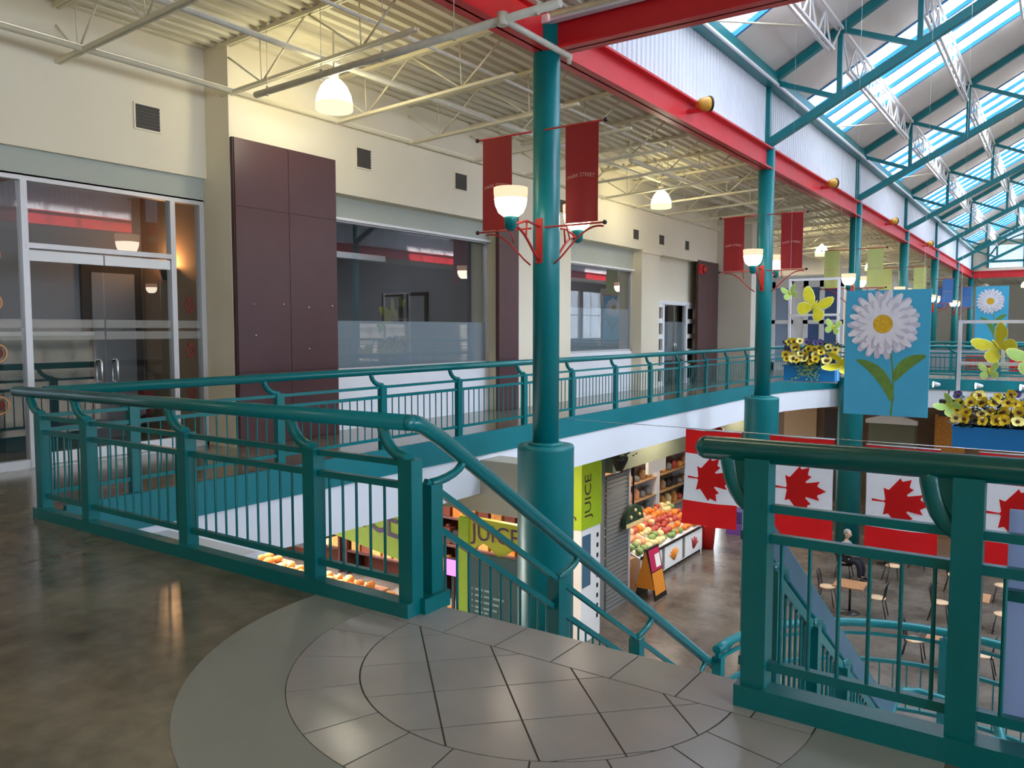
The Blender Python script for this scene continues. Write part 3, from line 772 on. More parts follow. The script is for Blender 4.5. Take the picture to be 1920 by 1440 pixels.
# door_2 with sidelights in the far recess
X = -9.36
d = thing('door_2', 'far glass double door between white sidelights', 'door', (X, 21.8, 0), kind='structure')
b = MB()
b.box(X - .05, X + .06, 20.3, 23.3, 2.28, 2.38)
for a in (20.33, 20.9, 22.55, 23.25): b.box(X - .05, X + .06, a - .06, a + .06, 0, 2.3)
for s in ((20.33, 20.9), (22.55, 23.25)):
    for i in range(6): b.box(X - .05, X + .05, s[0], s[1], 2.2 * i / 5.0, 2.2 * i / 5.0 + 0.13)
b.build('door_frame', M['whitepaint'], d)
b = MB()
pane(X - .02, 20.39, 20.84, .1, 2.28, b); pane(X - .02, 22.61, 23.19, .1, 2.28, b); b.build('sidelight', M['dark'], d)
pane(X, 20.96, 21.71, .05, 2.28).build('door_pane', M['glass'], d); pane(X, 21.74, 22.5, .05, 2.28).build('door_pane', M['glass'], d)
b = MB(); pane(X - .01, 20.96, 21.71, .7, 1.8, b); pane(X - .01, 21.74, 22.5, .7, 1.8, b); b.build('frosted_film', M['film'], d)
b = MB(); b.tube([(X + .05, 21.66, .95), (X + .05, 21.66, 1.25)], .015, 8).tube([(X + .05, 21.79, .95), (X + .05, 21.79, 1.25)], .015, 8).box(X - .02, X + .02, 21.7, 21.75, 0, 2.28); b.build('door_handle', M['steel'], d)

# brown cladding panels
def panel(y0, y1, z1, lab, leaves=2, x=-9.1):
    t = thing('cladding_panel', lab, 'panel', (x, (y0 + y1) / 2, 0.0), kind='thing')
    wd = (y1 - y0) / leaves
    for i in range(leaves):
        a = y0 + i * wd; e = 0.004
        lf = MB().box(x, x + 0.07, a + e, a + wd - e, 0.03, 1.0).box(x, x + 0.07, a + e, a + wd - e, 1.006, 3.2 if z1 > 3.9 else 2.4).box(x, x + 0.07, a + e, a + wd - e, 3.206 if z1 > 3.9 else 2.406, z1)
        lf.build('panel_leaf', M['brown'], t)
    MB().box(x + 0.0, x + 0.055, y0 - 0.012, y1 + 0.012, 0.0, z1 + 0.01).build('panel_backing', M['brown2'], t)
    return t
t = panel(6.69, 8.46, 4.08, 'tall pair of dark brown wall panels beside the glass double door')
b = MB()
for y, z in ((6.95, 1.92), (7.45, 1.93), (7.9, 1.9), (8.35, 1.93), (6.97, 1.5), (7.9, 1.3)): b.lathe([(0.016, 0), (0.012, 0.012), (0.0, 0.014)], (-9.03, y, z), 10, axis=(1, 0, 0))
b.build('screw_cap', M['steel'], t)
panel(12.62, 13.3, 4.12, 'narrow dark brown wall panel just left of the nearest column', 1)
panel(22.72, 24.38, 3.62, 'far brown wall panel with a red alarm at its top', 2)
t = thing('alarm_bell', 'red alarm box at the top corner of the far brown panel', 'alarm', (-9.0, 22.85, 3.2))
MB().box(-9.03, -8.95, 22.72, 23.0, 3.22, 3.5).build('alarm_box', M['red'], t); MB().lathe([(0.13, 0), (0.1, 0.06), (0.0, 0.08)], (-8.95, 22.95, 3.36), 18, axis=(1, 0, 0)).build('bell_dome', M['lampred'], t)

# things inside the near shop, seen through the glass
t = thing('back_door', 'dark framed doorway at the back of the near shop', 'door', (-11.55, 6.4, 0))
MB().box(-11.6, -11.53, 5.95, 6.85, 0, 2.55).build('door_frame', M['dark'], t); MB().box(-11.55, -11.51, 6.08, 6.72, 0, 2.4).build('door_leaf', M['interiorgrey'], t)
t = thing('shop_counter', 'dark teal counter inside the near shop', 'counter', (-11.3, 5.2, 0))
MB().box(-11.55, -11.1, 4.7, 5.8, 0, 1.5).build('counter_body', M['board'], t); MB().box(-11.58, -11.05, 4.65, 5.85, 1.5, 1.55).build('counter_top', M['alu'], t)
t = thing('wall_sconce', 'warm wall light on the right inside wall of the near shop', 'lamp', (-10.75, 6.89, 2.3))
MB().lathe([(0.05, 0), (0.09, 0.12), (0.1, 0.2)], (-10.75, 6.76, 2.3), 16).build('sconce_bowl', M['brown2'], t); MB().box(-10.8, -10.7, 6.8, 6.9, 2.28, 2.4).build('sconce_plate', M['brown2'], t)
t = thing('notice_picture', 'pair of dark framed notices inside the wide shop window', 'picture', (-12.2, 13.4, 1.75))
for a in (-12.9, -12.15): MB().box(a, a + .6, 13.44, 13.49, 1.6, 2.4).build('frame', M['dark'], t); MB().box(a + .08, a + .52, 13.43, 13.45, 1.68, 2.32).build('print', M['interiorgrey'], t)
t = thing('partition', 'pale partition panels inside the wide shop window', 'partition', (-11.8, 9.6, 0))
MB().box(-12.0, -11.9, 8.2, 10.8, 0, 3.0).build('partition_panel', M['interiorgrey'], t); MB().box(-12.02, -11.88, 8.2, 12.5, 3.0, 3.12).build('partition_rail', M['whitepaint'], t)
for i, (xx, yy) in enumerate(((-10.8, 1.0), (-12.0, 10.0), (-12.0, 16.5))):
    t = thing('ceiling_light', 'ceiling tube light inside the %s' % ('near shop', 'wide shop window', 'far shop window')[i], 'ceiling light', (xx, yy, 3.95), group='tube lights inside the shops')
    MB().box(xx - .06, xx + .06, yy - .6, yy + .6, 4.0, 4.1).build('light_tray', M['whitepaint'], t); MB().box(xx - .04, xx + .04, yy - .58, yy + .58, 3.97, 4.0).build('tube', M['tubeglow'], t)

# white framed shopfront across the end of the gallery
t = thing('window_4', 'white framed shopfront with blue panes across the far gallery end', 'window', (-8.2, 32, 0), kind='structure')
b = MB(); y = 32.0
for xx in (-9.6, -8.9, -8.35, -7.75, -7.05): b.box(xx - .09, xx + .09, y - .06, y + .06, 0, 3.45)
b.box(-9.7, -6.95, y - .06, y + .06, 3.2, 3.6).box(-9.7, -6.95, y - .06, y + .06, 1.8, 1.95).box(-9.7, -6.95, y - .06, y + .06, 0, 0.3)
b.build('window_frame', M['white'], t)
for a, c, m in ((-9.6, -8.9, 'paleblue'), (-8.9, -8.35, 'white'), (-8.35, -7.75, 'bluedoor'), (-7.75, -7.05, 'bluedoor')):
    MB().box(a, c, y - .01, y + .01, .3, 3.2).build('pane', M[m], t)
MB().box(-9.7, -6.95, y - .3, y + .0, 3.6, 3.66).build('cornice', M['white'], t)

# ================================================================= railings
def polypt(path, s):
    acc = 0
    for p, q in zip(path, path[1:]):
        p = Vector(p); q = Vector(q); L = (q.xy - p.xy).length
        if s <= acc + L + 1e-6 or q is path[-1]: 
            return p.lerp(q, (s - acc) / L), (q - p).normalized()
        acc += L
    p = Vector(path[-2]); q = Vector(path[-1]); return q, (q - p).normalized()
def plen(path): return sum((Vector(q).xy - Vector(p).xy).length for p, q in zip(path, path[1:]))
def sub(path, s0, s1):
    out = [polypt(path, s0)[0]]; acc = 0
    for p, q in zip(path, path[1:]):
        acc += (Vector(q).xy - Vector(p).xy).length
        if s0 + 1e-4 < acc < s1 - 1e-4: out.append(Vector(q))
    out.append(polypt(path, s1)[0]); return out
def railing(name, label, path, posts, off=0.19, hrail=1.06, rail_path=None, post_w=0.1, base=True, base_w=0.15, base_off=0.0, base_h=0.1, bspace=0.112, zb=0.18, zt=0.72, zu=0.845, post_z0=0.0, post_top=0.87,
            rr=0.046, swoop=0.0, mt='teal_dark', lowbars=True, most=100, ends=None, post_d=0.1, arm_r=0.026, arm_z=None):
    """path: floor line of the railing (z may fall along it); off: how far the handrail leans to the left of the path"""
    t = thing(name, label, 'railing', tuple(path[0]))
    L = plen(path); m = M[mt]
    def side(d): return Vector((-d.y, d.x, 0)).normalized()
    def lift(pts, h, o=0.0):
        r = []
        for i, p in enumerate(pts):
            a = Vector(pts[max(i - 1, 0)]); c = Vector(pts[min(i + 1, len(pts) - 1)]); n = side((c - a).normalized())
            r.append(Vector(p) + n * o + Vector((0, 0, h)))
        return r
    rp = rail_path if rail_path else lift(sub(path, 0, L), hrail, off)
    MB().tube(rp, rr, 16).build('handrail', m, t)
    if ends:
        for e in ends: MB().ball(e, rr * 1.0, 14, 8).build('rail_end', m, t)
    for h, r in ((zu, 0.017), (zt, 0.019), (zb, 0.019)):
        b = MB(); pts = lift(sub(path, 0, L), h)
        for p, q in zip(pts, pts[1:]): b.bar(p, q, r * 2, r * 2)
        b.build('rail_bar', m, t)
    if base:
        b = MB(); pts = sub(path, 0, L)
        for p, q in zip(pts, pts[1:]):
            o_ = side((q - p).normalized()) * base_off + Vector((0, 0, base_h / 2)); b.bar(p + o_, q + o_, base_w, base_h)
        b.build('base_plate', m, t)
    for s in posts:
        p, d = polypt(path, s); n = side(d); dd = Vector((d.x, d.y, 0)).normalized()
        b = MB(); u = dd * post_w / 2; v = n * post_d / 2; z0 = Vector((0, 0, post_z0)); z1 = Vector((0, 0, post_top))
        q = [p - u - v, p + u - v, p + u + v, p - u + v]
        b.add([a + z0 for a in q] + [a + z1 for a in q], [(3, 2, 1, 0), (4, 5, 6, 7), (0, 1, 5, 4), (1, 2, 6, 5), (2, 3, 7, 6), (3, 0, 4, 7)])
        po = b.build('post', m, t)
        # curved arm from the post head to the handrail
        if swoop:
            e = p + dd * swoop; e.z = p.z + d.z / max(1e-6, math.hypot(d.x, d.y)) * swoop + hrail - 0.02
            a = p + (Vector((0, 0, arm_z)) if arm_z else z1)
            pts = [a + (Vector((e.x, e.y, a.z)) - a) * math.sin(k * PI / 12) + Vector((0, 0, (e.z - a.z) * (1 - math.cos(k * PI / 12)))) for k in range(7)]
        else:
            a = p + z1; e = p + n * off + Vector((0, 0, hrail - 0.02))
            pts = []
            for k in range(9):
                f = k / 8.0
                pts.append(a + n * (off * (0.5 - 0.5 * math.cos(PI * f))) + Vector((0, 0, (e.z - a.z) * f)))
        ab = MB()
        if arm_z:
            gv = [q_ - n * .025 for q_ in pts] + [Vector((a.x, a.y, pts[-1].z)) - n * .025]; gn = len(gv)
            gv += [q_ + n * .05 for q_ in gv]
            ab.add(gv, [list(range(gn))[::-1], list(range(gn, 2 * gn))] + [(i_, (i_ + 1) % gn, gn + (i_ + 1) % gn, gn + i_) for i_ in range(gn)])
        if swoop: ab.tube(pts, arm_r, 10)
        else:
            for k in range(len(pts) - 1): ab.bar(pts[k], pts[k + 1], 0.075, 0.032)
        ab.build('post_arm', m, po)
    ss = []; s = bspace * 0.5
    while s < L - 0.02:
        if all(abs(s - q) > post_w / 2 + 0.035 for q in posts): ss.append(s)
        s += bspace
    ss.sort(key=lambda q: (polypt(path, q)[0].xy - Vector((0, 0))).length)
    def bal(mb, s):
        p, d = polypt(path, s); return mb.tube([p + Vector((0, 0, zb)), p + Vector((0, 0, zt))], 0.0085, 6, cap=False)
    for s in ss[:most]: bal(MB(), s).build('baluster', m, t)
    if len(ss) > most:
        b = MB()
        for s in ss[most:]: bal(b, s)
        b.build('baluster', m, t, kind='stuff')
    return t
YN = 3.28
# left half of the landing railing (from its corner with the gallery to the stairhead)
railing('railing', 'near teal railing along the landing edge, left of the stairs', [(-7.12, YN, 0), (-2.9, YN, 0)],
        [0.04, 0.78, 2.09, 3.39, 4.17], base_w=0.09, base_off=-0.04, base_h=0.085, post_d=0.09, off=0, swoop=-0.2, arm_r=0.034, hrail=1.065, rail_path=[(-7.52, YN, 1.045), (-2.96, YN, 1.07)], ends=[(-7.52, YN, 1.045), (-2.96, YN, 1.07)])
# right half, running off to the right
railing('railing', 'near teal railing right of the stairs, in the bottom right corner', [(-1.1, 3.3, 0), (3.4, 3.3, 0)],
        [0.07, 0.83, 1.6, 2.4, 3.2, 4.0], off=0, swoop=-0.13, arm_r=0.04, arm_z=0.84, post_top=1.05, base_w=0.11, base_off=-0.02, base_h=0.095, rr=0.05, hrail=1.1, rail_path=[(-1.26, 3.3, 1.075), (3.5, 3.3, 1.11)], ends=[(-1.26, 3.3, 1.075)], post_w=0.1)
# gallery railing along the far deck edge
gp = [(-7.2, 3.36, 0)] + [(x - 0.05, y, 0) for x, y in edge[1:-1]] + [(-1.5, 28.25, 0)]
gposts = [0.79, 2.49, 4.13, 5.7, 7.4, 8.93, 10.6, 12.17, 13.7, 15.33, 16.84, 18.4, 19.9, 21.4, 22.9, 24.4, 25.9, 27.4]
L0 = plen(gp)
railing('railing', 'long teal railing along the left gallery edge, curving away at the far end', gp, [s for s in gposts if s < L0], off=0, swoop=-0.2, arm_r=0.03, hrail=1.05, post_z0=-0.28, base=False, bspace=0.125, mt='teal_dark', post_d=0.07)
railing('railing', 'teal railing of the far crossing behind the hanging planters', [(-1.5, 28.25, 0), (12.9, 28.25, 0)], [1.5 * i for i in range(1, 9)], off=0, swoop=-0.2, hrail=1.1, post_z0=-0.28, base=False, bspace=0.15, mt='teal', post_d=0.07, most=60)
railing('railing', 'second distant teal railing beyond the far crossing', [(-6.5, 33.5, 0), (4, 33.5, 0)], [1.5 * i for i in range(1, 7)], off=0, swoop=-0.2, hrail=1.1, base=True, bspace=0.15, mt='teal', most=40)
# stair railing, left side of the flight
def sz(y): return -0.654 * (y - 3.37)
xs_ = -2.95
railing('stair_railing', 'teal stair railing descending from the left stairhead post', [(xs_, 3.41, sz(3.41)), (xs_, 7.98, sz(7.98))],
        [0.04, 1.42, 2.74, 4.05], off=0, hrail=1.07, rail_path=[(-3.0, YN, 1.07), (-2.965, YN + .005, 1.07), (xs_, YN + .03, 1.067), (xs_, 3.37, 1.05), (xs_, 3.55, sz(3.55) + 1.07), (xs_, 7.98, sz(7.98) + 1.07), (xs_ + .05, 8.08, -1.85), (xs_ + .1, 8.3, -1.74)],
        swoop=0.3, zb=0.02, zt=0.53, zu=0.75, post_top=0.76, base=False, post_z0=-0.35)
struct('trim_9', MB().bar((-2.93, 3.3, 0.045), (-2.93, 3.52, 0.045), 0.13, 0.09), M['teal_dark'])
def sr(y): return -0.652 * (y - 3.29)
# right side of the flight, topped by a flat board
t = railing('stair_railing', 'teal stair railing topped by a flat blue-grey board, behind the near right railing', [(-1.1, 3.62, sr(3.62)), (-1.1, 7.2, sr(7.2))],
        [0.08, 0.85, 1.62, 2.9], off=0, hrail=0.8, rr=0.014, swoop=0.25, zb=0.2, zt=0.72, zu=0.74, post_top=0.74, base=False, post_z0=-0.3, bspace=0.1, post_w=0.07)
b = MB()
bp = [(-1.1, y, sr(y) + 0.87 - 0.012 * max(0, y - 6.6)) for y in (3.58, 6.6)] + [(-1.1, 6.9, sr(6.9) + 0.89), (-1.1, 7.12, sr(7.12) + 0.93), (-1.1, 7.3, sr(7.12) + 0.9)]
for p, q in zip(bp, bp[1:]): b.bar(p, q, 0.03, 0.125)
b.build('rail_board', M['bluegrey'], t)
b = MB().tube([Vector(p) + Vector((0, 0, .075)) for p in bp], 0.014, 8).build('board_edge', M['teal_dark'], t)
# landing rail: a half round
lc, lr, lz = (-0.98, 7.85), 1.88, -2.82
lp = [(lc[0] + lr * math.cos(a), lc[1] + lr * math.sin(a), lz) for a in [PI - PI * i / 24 for i in range(25)]]
railing('landing_railing', 'curved teal railing round the half-round stair landing below', lp, [0.05, 1.5, 2.95, 4.4, 5.85], off=0, hrail=1.1, zu=0.98, zt=0.68, zb=0.15, base=False, bspace=0.14, mt='teal', post_top=1.02)
# loop handrail at the turn of the stairs
t = thing('loop_handrail', 'short looped teal handrail at the turn of the stairs', 'handrail', (-0.7, 7.3, lz))
lpz = -1.62
pts = [(-1.1, 7.05, lpz), (-1.12, 7.5, lpz), (-1.08, 7.66, lpz), (-0.95, 7.72, lpz), (-0.5, 7.6, lpz), (-0.36, 7.55, lpz - .03), (-0.32, 7.42, lpz - .1), (-0.32, 7.0, lpz - .36), (-0.32, 5.5, lpz - 1.33)]
MB().tube(pts, 0.04, 12).build('rail_tube', M['teal'], t)
MB().tube([(-0.9, 6.98, lpz - .16), (-0.4, 6.86, lpz - .18), (-0.33, 6.6, lpz - .4)], 0.035, 12).build('rail_tube', M['teal'], t)
for x, y in ((-0.93, 7.1), (-0.34, 7.2)): MB().box(x - .05, x + .05, y - .05, y + .05, lz, lpz - 0.02).build('rail_post', M['teal'], t)
MB().tube([(-1.05, 7.5, lpz - .2), (-1.02, 7.2, lpz - .3), (-0.95, 7.1, lpz - .32), (-0.5, 7.0, lpz - .3)], 0.025, 10).build('rail_tube', M['teal'], t)

# stairs and landing
b = MB(); n = 16; dy = (7.75 - 3.47) / n; dz = -lz / n
for i in range(n):
    b.box(-2.84, -1.13, 3.47 + i * dy, 3.47 + (i + 1) * dy + 0.03, -dz * (i + 1) - 0.06, -dz * (i + 1))
    b.box(-2.84, -1.13, 3.47 + i * dy, 3.47 + i * dy + 0.02, -dz * (i + 1), -dz * i - 0.005)
st = struct('floor_stairs', b, M['tile'])
b = MB()
for xx in (-2.92, -1.1): b.bar((xx, 3.42, -0.3), (xx, 7.8, sz(7.8) - 0.25), 0.06, 0.3)
struct('trim_10', b, M['teal_dark'])
poly = [(-2.9, 7.6)] + [(p[0] * 1.0, p[1]) for p in lp] + [(0.94, 7.6)]
struct('floor_landing', MB().prism(poly, lz - 0.25, lz), M['tile'])
struct('trim_11', strip([(p[0], p[1]) for p in lp][::-1], -0.01, 0.03, lz - 0.3, lz + 0.03, MB()), M['teal'])
b = MB(); dy = 4.3 / n
for i in range(n):
    b.box(-0.85, 0.86, 7.6 - (i + 1) * dy - 0.03, 7.6 - i * dy, lz - dz * (i + 1) - 0.06, lz - dz * (i + 1))
    b.box(-0.85, 0.86, 7.6 - i * dy - 0.02, 7.6 - i * dy, lz - dz * (i + 1), lz - dz * i - 0.005)
struct('floor_stairs_lower', b, M['tile'])
struct('trim_12', MB().bar((-0.88, 7.6, lz - .2), (-0.88, 3.3, GZ), 0.06, 0.3).bar((0.9, 7.6, lz - .2), (0.9, 3.3, GZ), 0.06, 0.3), M['teal_dark'])
# pale blue sign panel fixed behind the near right railing
t = thing('info_sign', 'pale blue board fixed behind the near right railing at the right edge', 'panel', (0.2, 3.42, 0.1))
MB().box(-0.15, 0.62, 3.40, 3.43, 0.12, 0.925).build('board', M['acrylic'], t)
MB().box(-0.15, 0.62, 3.36, 3.40, 0.60, 0.64).build('bracket', M['teal_dark'], t)

# ================================================================= lamps and banners on the columns
def curl(c, dirv, length, drop, z):
    """points of an S-shaped bracket arm from the column outwards and up"""
    c = Vector(c); d = Vector(dirv); pts = []
    for k in range(13):
        f = k / 12.0
        pts.append(c + d * (0.18 + length * (f ** 0.8)) + Vector((0, 0, z - drop * (1 - f) ** 1.8 + 0.05 * math.sin(PI * f))))
    return pts
def lamp_bracket(c, s, label, lit=True):
    """upright bowl lamp on a red scrolled bracket; s is the side along the mall"""
    x, y = c; t = thing('column_lamp', label, 'lamp', (x, y + s * 0.8, 2.75), group='bowl lamps on the atrium columns')
    d = (0, s, 0); yl = y + s * 0.8
    MB().box(x - .05, x + .05, y + s * 0.165 - .015, y + s * 0.165 + .03, 2.42, 2.98).build('bracket_plate', M['lampred'], t)
    b = MB()
    b.tube(curl((x, y, 0), d, 0.62, 0.36, 2.82), 0.016, 8); b.tube([(x, y + s * .18, 2.88), (x, y + s * .45, 2.92), (x, yl, 2.83)], 0.014, 8)
    b.tube([(x, y + s * .45, 2.92), (x, y + s * .47, 2.72)], 0.012, 6)
    b.build('bracket_arm', M['lampred'], t)
    MB().lathe([(0.03, 2.76), (0.07, 2.8), (0.075, 2.9), (0.085, 2.94)], (x, yl, 0), 18).build('lamp_holder', M['teal_dark'], t)
    gb = MB().lathe([(0.085, 2.93), (0.15, 2.98), (0.185, 3.06), (0.197, 3.14)], (x, yl, 0), 28).build('glass_bowl', M['lampglow'], t)
    MB().lathe([(0.197, 3.14), (0.205, 3.22), (0.205, 3.27)], (x, yl, 0), 28).build('bowl_rim', M['lampedge'], gb)
    return t
def arch_text(mb, txt, size, cx, y, z, rise, m, sgn=-1):
    vs, fs = text_geo(txt, size)
    if not vs: return
    w = max(abs(v[0]) for v in vs)
    mb.add([(cx + v[0], y, z + v[1] - rise * (v[0] / w) ** 2) for v in vs], fs, m)
def banner(c, s, mkey, label, group, text=True):
    x, y = c; y -= 0.2
    t = thing('banner', label, 'banner', (x + s * 0.62, y, 2.87), group=group)
    xa, xb = x + s * 0.40, x + s * 0.86
    n = 14; vs = []; fs = []; rows = 12
    for i in range(rows + 1):
        for j in range(n + 1):
            u = j / n; z = 4.05 - 1.17 * i / rows
            vs.append((xa + (xb - xa) * u, y + 0.012 * math.sin(u * 9 + i * 0.25) * (i / rows), z))
    for i in range(rows):
        for j in range(n): fs.append((i * (n + 1) + j, i * (n + 1) + j + 1, (i + 1) * (n + 1) + j + 1, (i + 1) * (n + 1) + j))
    b = MB().add(vs, fs, 0, True)
    if text:
        arch_text(b, 'PARK STREET', 0.064, (xa + xb) / 2, y - 0.016, 3.45, 0.03, 1)
    b.build('banner_cloth', [M[mkey], M['bannertext']], t)
    for z in (4.06, 2.86):
        rd = MB().tube([(x + s * 0.1, y, z), (x + s * 0.94, y, z)], 0.012, 8).build('banner_rod', M['lampred'], t)
        MB().ball((x + s * 0.95, y, z), 0.028, 12, 8).build('rod_finial', M['black'], rd)
    b = MB(); b.tube(curl((x, y + .1, 0), (s, 0, 0), 0.7, 0.42, 2.83), 0.012, 8)
    b.tube([(x + s * .42, y, 2.86), (x + s * .42, y + .08, 2.7)], 0.01, 6)
    b.build('scroll_arm', M['lampred'], t)
    return t
bk = ['banner', 'banner', 'greenbanner', 'greenbanner', 'bluebanner', 'bluebanner']
cn = ['dark red', 'dark red', 'yellow-green', 'yellow-green', 'blue', 'blue']
for k in range(6):
    c = (-5.55, YK[k])
    for s, sd in ((-1, 'left'), (1, 'right')):
        banner(c, s, bk[k], '%s banner on the %s of the %s column' % (cn[k], sd, CN[k]), 'banners on the atrium columns')
    lamp_bracket(c, -1, 'glowing bowl lamp on the near side of the %s column' % CN[k])
    lamp_bracket(c, 1, 'glowing bowl lamp on the far side of the %s column' % CN[k])
for k in range(2):
    c = (8.55, YK[k])
    lamp_bracket(c, -1, 'bowl lamp on the near side of the %s right-hand column' % CN[k]); lamp_bracket(c, 1, 'bowl lamp on the far side of the %s right-hand column' % CN[k])
# yellow floodlights on the long red beam
for k in range(4):
    y = YK[k] + 4.5
    t = thing('floodlight', 'small yellow floodlight on the long red beam, %s from the near end' % ORD[k], 'floodlight', (-5.36, y, 5.3), group='yellow floodlights on the red beam')
    MB().lathe([(0.05, -0.12), (0.1, -0.06), (0.12, 0.05), (0.12, 0.1)], (-5.24, y, 5.4), 18, axis=(0.5, 0.6, 0.1)).build('lamp_body', M['yellowlamp'], t)
    MB().lathe([(0.13, 0.1), (0.13, 0.13), (0.0, 0.13)], (-5.24, y, 5.4), 18, axis=(0.5, 0.6, 0.1)).build('lamp_rim', M['black'], t)
    MB().box(-5.5, -5.26, y - .04, y + .04, 5.28, 5.34).build('lamp_bracket', M['red'], t)
# ================================================================= hanging decorations over the atrium
def roof_z(x): return ZE + SL * ((x - XA) if x <= XR else (XB - x))
def wires(t, pts, top=None):
    b = MB()
    for p in pts: b.tube([p, (p[0], p[1], (top if top else roof_z(p[0]) - 0.02))], 0.0016, 5, cap=False)
    b.build('hanging_wire', M['steel'], t)

# painted daisy boards
def poster(xa, xb, y, za, zb, label):
    W, H = xb - xa, zb - za
    t = thing('hanging_poster', label, 'poster', ((xa + xb) / 2, y, za), group='daisy posters hanging over the atrium')
    b = MB().box(xa, xb, y, y + 0.02, za, zb, 0)
    fx = lambda u: xa + u * W
    fz = lambda v: zb - v * H
    lay = [0.0012]
    def flat(pts, m, fan=None):
        lay[0] += 0.00025
        for yy, rev in ((y - lay[0], False), (y + 0.02 + lay[0], True)):
            vs = [(p[0], yy, p[1]) for p in pts]; n = len(vs)
            c = (sum(v[0] for v in vs) / n, yy, sum(v[2] for v in vs) / n)
            fs = [(i, (i + 1) % n, n) if not rev else ((i + 1) % n, i, n) for i in range(n)]
            b.add(vs + [c], fs, m)
    def path_strip(ctrl, ws, m):
        L = []; R = []
        for i, p in enumerate(ctrl):
            a = Vector(ctrl[max(i - 1, 0)]); c = Vector(ctrl[min(i + 1, len(ctrl) - 1)]); d = (c - a).normalized(); n = Vector((-d.y, d.x)) * ws[i] / 2
            L.append(Vector(p) + n); R.append(Vector(p) - n)
        lay[0] += 0.00025
        for yy in (y - lay[0], y + 0.02 + lay[0]):
            vs = [(v.x, yy, v.y) for v in L] + [(v.x, yy, v.y) for v in R]; n = len(L)
            b.add(vs, [(i, i + 1, n + i + 1, n + i) for i in range(n - 1)], m)
    def bez(p0, p1, p2, n=14): return [((1 - s) ** 2 * p0[0] + 2 * s * (1 - s) * p1[0] + s * s * p2[0], (1 - s) ** 2 * p0[1] + 2 * s * (1 - s) * p1[1] + s * s * p2[1]) for s in [i / n for i in range(n + 1)]]
    P = lambda u, v: (fx(u), fz(v))
    st = bez(P(0.53, 0.42), P(0.63, 0.7), P(0.575, 0.995)); path_strip(st, [0.016 + 0.008 * i / 14 for i in range(15)], 4)
    for p0, p1, p2 in ((P(0.60, 0.72), P(0.70, 0.55), P(0.96, 0.52)), (P(0.585, 0.88), P(0.50, 0.63), P(0.15, 0.56))):
        L = bez(p0, p1, p2, 16); path_strip(L, [0.155 * W / 1.1 * math.sin(PI * (0.06 + 0.92 * i / 16)) ** 0.7 + 0.004 for i in range(17)], 4)
    cx, cz = P(0.455, 0.27); r = random.Random(3)
    for ringi, (n, ln, wd, mm) in enumerate(((22, 0.435, 0.125, 2), (21, 0.42, 0.105, 1), (19, 0.34, 0.095, 2), (18, 0.31, 0.08, 1))):
        for i in range(n):
            a = 2 * PI * (i + 0.5 * ringi) / n + r.uniform(-.05, .05); l = ln * W * r.uniform(0.9, 1.04); pts = []
            for k in range(13):
                s = k / 12.0; w_ = wd * W * math.sin(PI * min(1, 0.1 + 0.84 * s)) ** 0.6 * (0.55 + 0.55 * s) / 1.0
                pts.append((s * l, w_ / 2))
            pts = pts + [(l * 1.02, 0)] + [(q[0], -q[1]) for q in pts[::-1]]
            flat([(cx + q[0] * math.cos(a) - q[1] * math.sin(a), cz + q[0] * math.sin(a) + q[1] * math.cos(a)) for q in pts], mm)
    flat([(cx + 0.118 * W * math.cos(2 * PI * i / 28), cz + 0.118 * W * math.sin(2 * PI * i / 28)) for i in range(28)], 3)
    b.build('poster_board', [M['sky_blue'], M['petal'], M['petal2'], M['daisyc'], M['leafp']], t)
    wires(t, [(xa + 0.1, y + .01, zb), (xb - 0.1, y + .01, zb)])
poster(-2.69, -1.575, 12.5, 0.345, 2.145, 'large blue hanging poster of a white daisy')
poster(-2.67, -1.69, 32.0, 1.17, 3.06, 'small distant blue hanging poster of a white daisy')

# flower planters in hanging white frames
def pansy(m0):
    b = MB()
    for i, (a, l, w) in enumerate(((90, .055, .06), (25, .06, .06), (155, .06, .06), (-40, .058, .062), (-140, .058, .062))):
        a = math.radians(a); pts = []
        for k in range(12):
            q = 2 * PI * k / 12; pts.append((l * 0.62 + l * 0.62 * math.cos(q), w * 0.62 * math.sin(q)))
        vs = [(p[0] * math.cos(a) - p[1] * math.sin(a), -0.004 * i - 0.012 * (p[0] / l) ** 2, p[0] * math.sin(a) + p[1] * math.cos(a)) for p in pts]
        c = (l * .6 * math.cos(a), -0.004 * i - .002, l * .6 * math.sin(a))
        b.add(vs + [c], [(k, (k + 1) % 12, 12) for k in range(12)], 0, True)
    b.lathe([(0.026, 0.0), (0.02, 0.012), (0.0, 0.016)], (0, -0.026, 0), 10, 1, axis=(0, -1, 0))
    return b.mesh('pansy', [m0, M['brownc']])
PAN = [pansy(M['yellow']), pansy(M['yellow2']), pansy(M['purple'])]
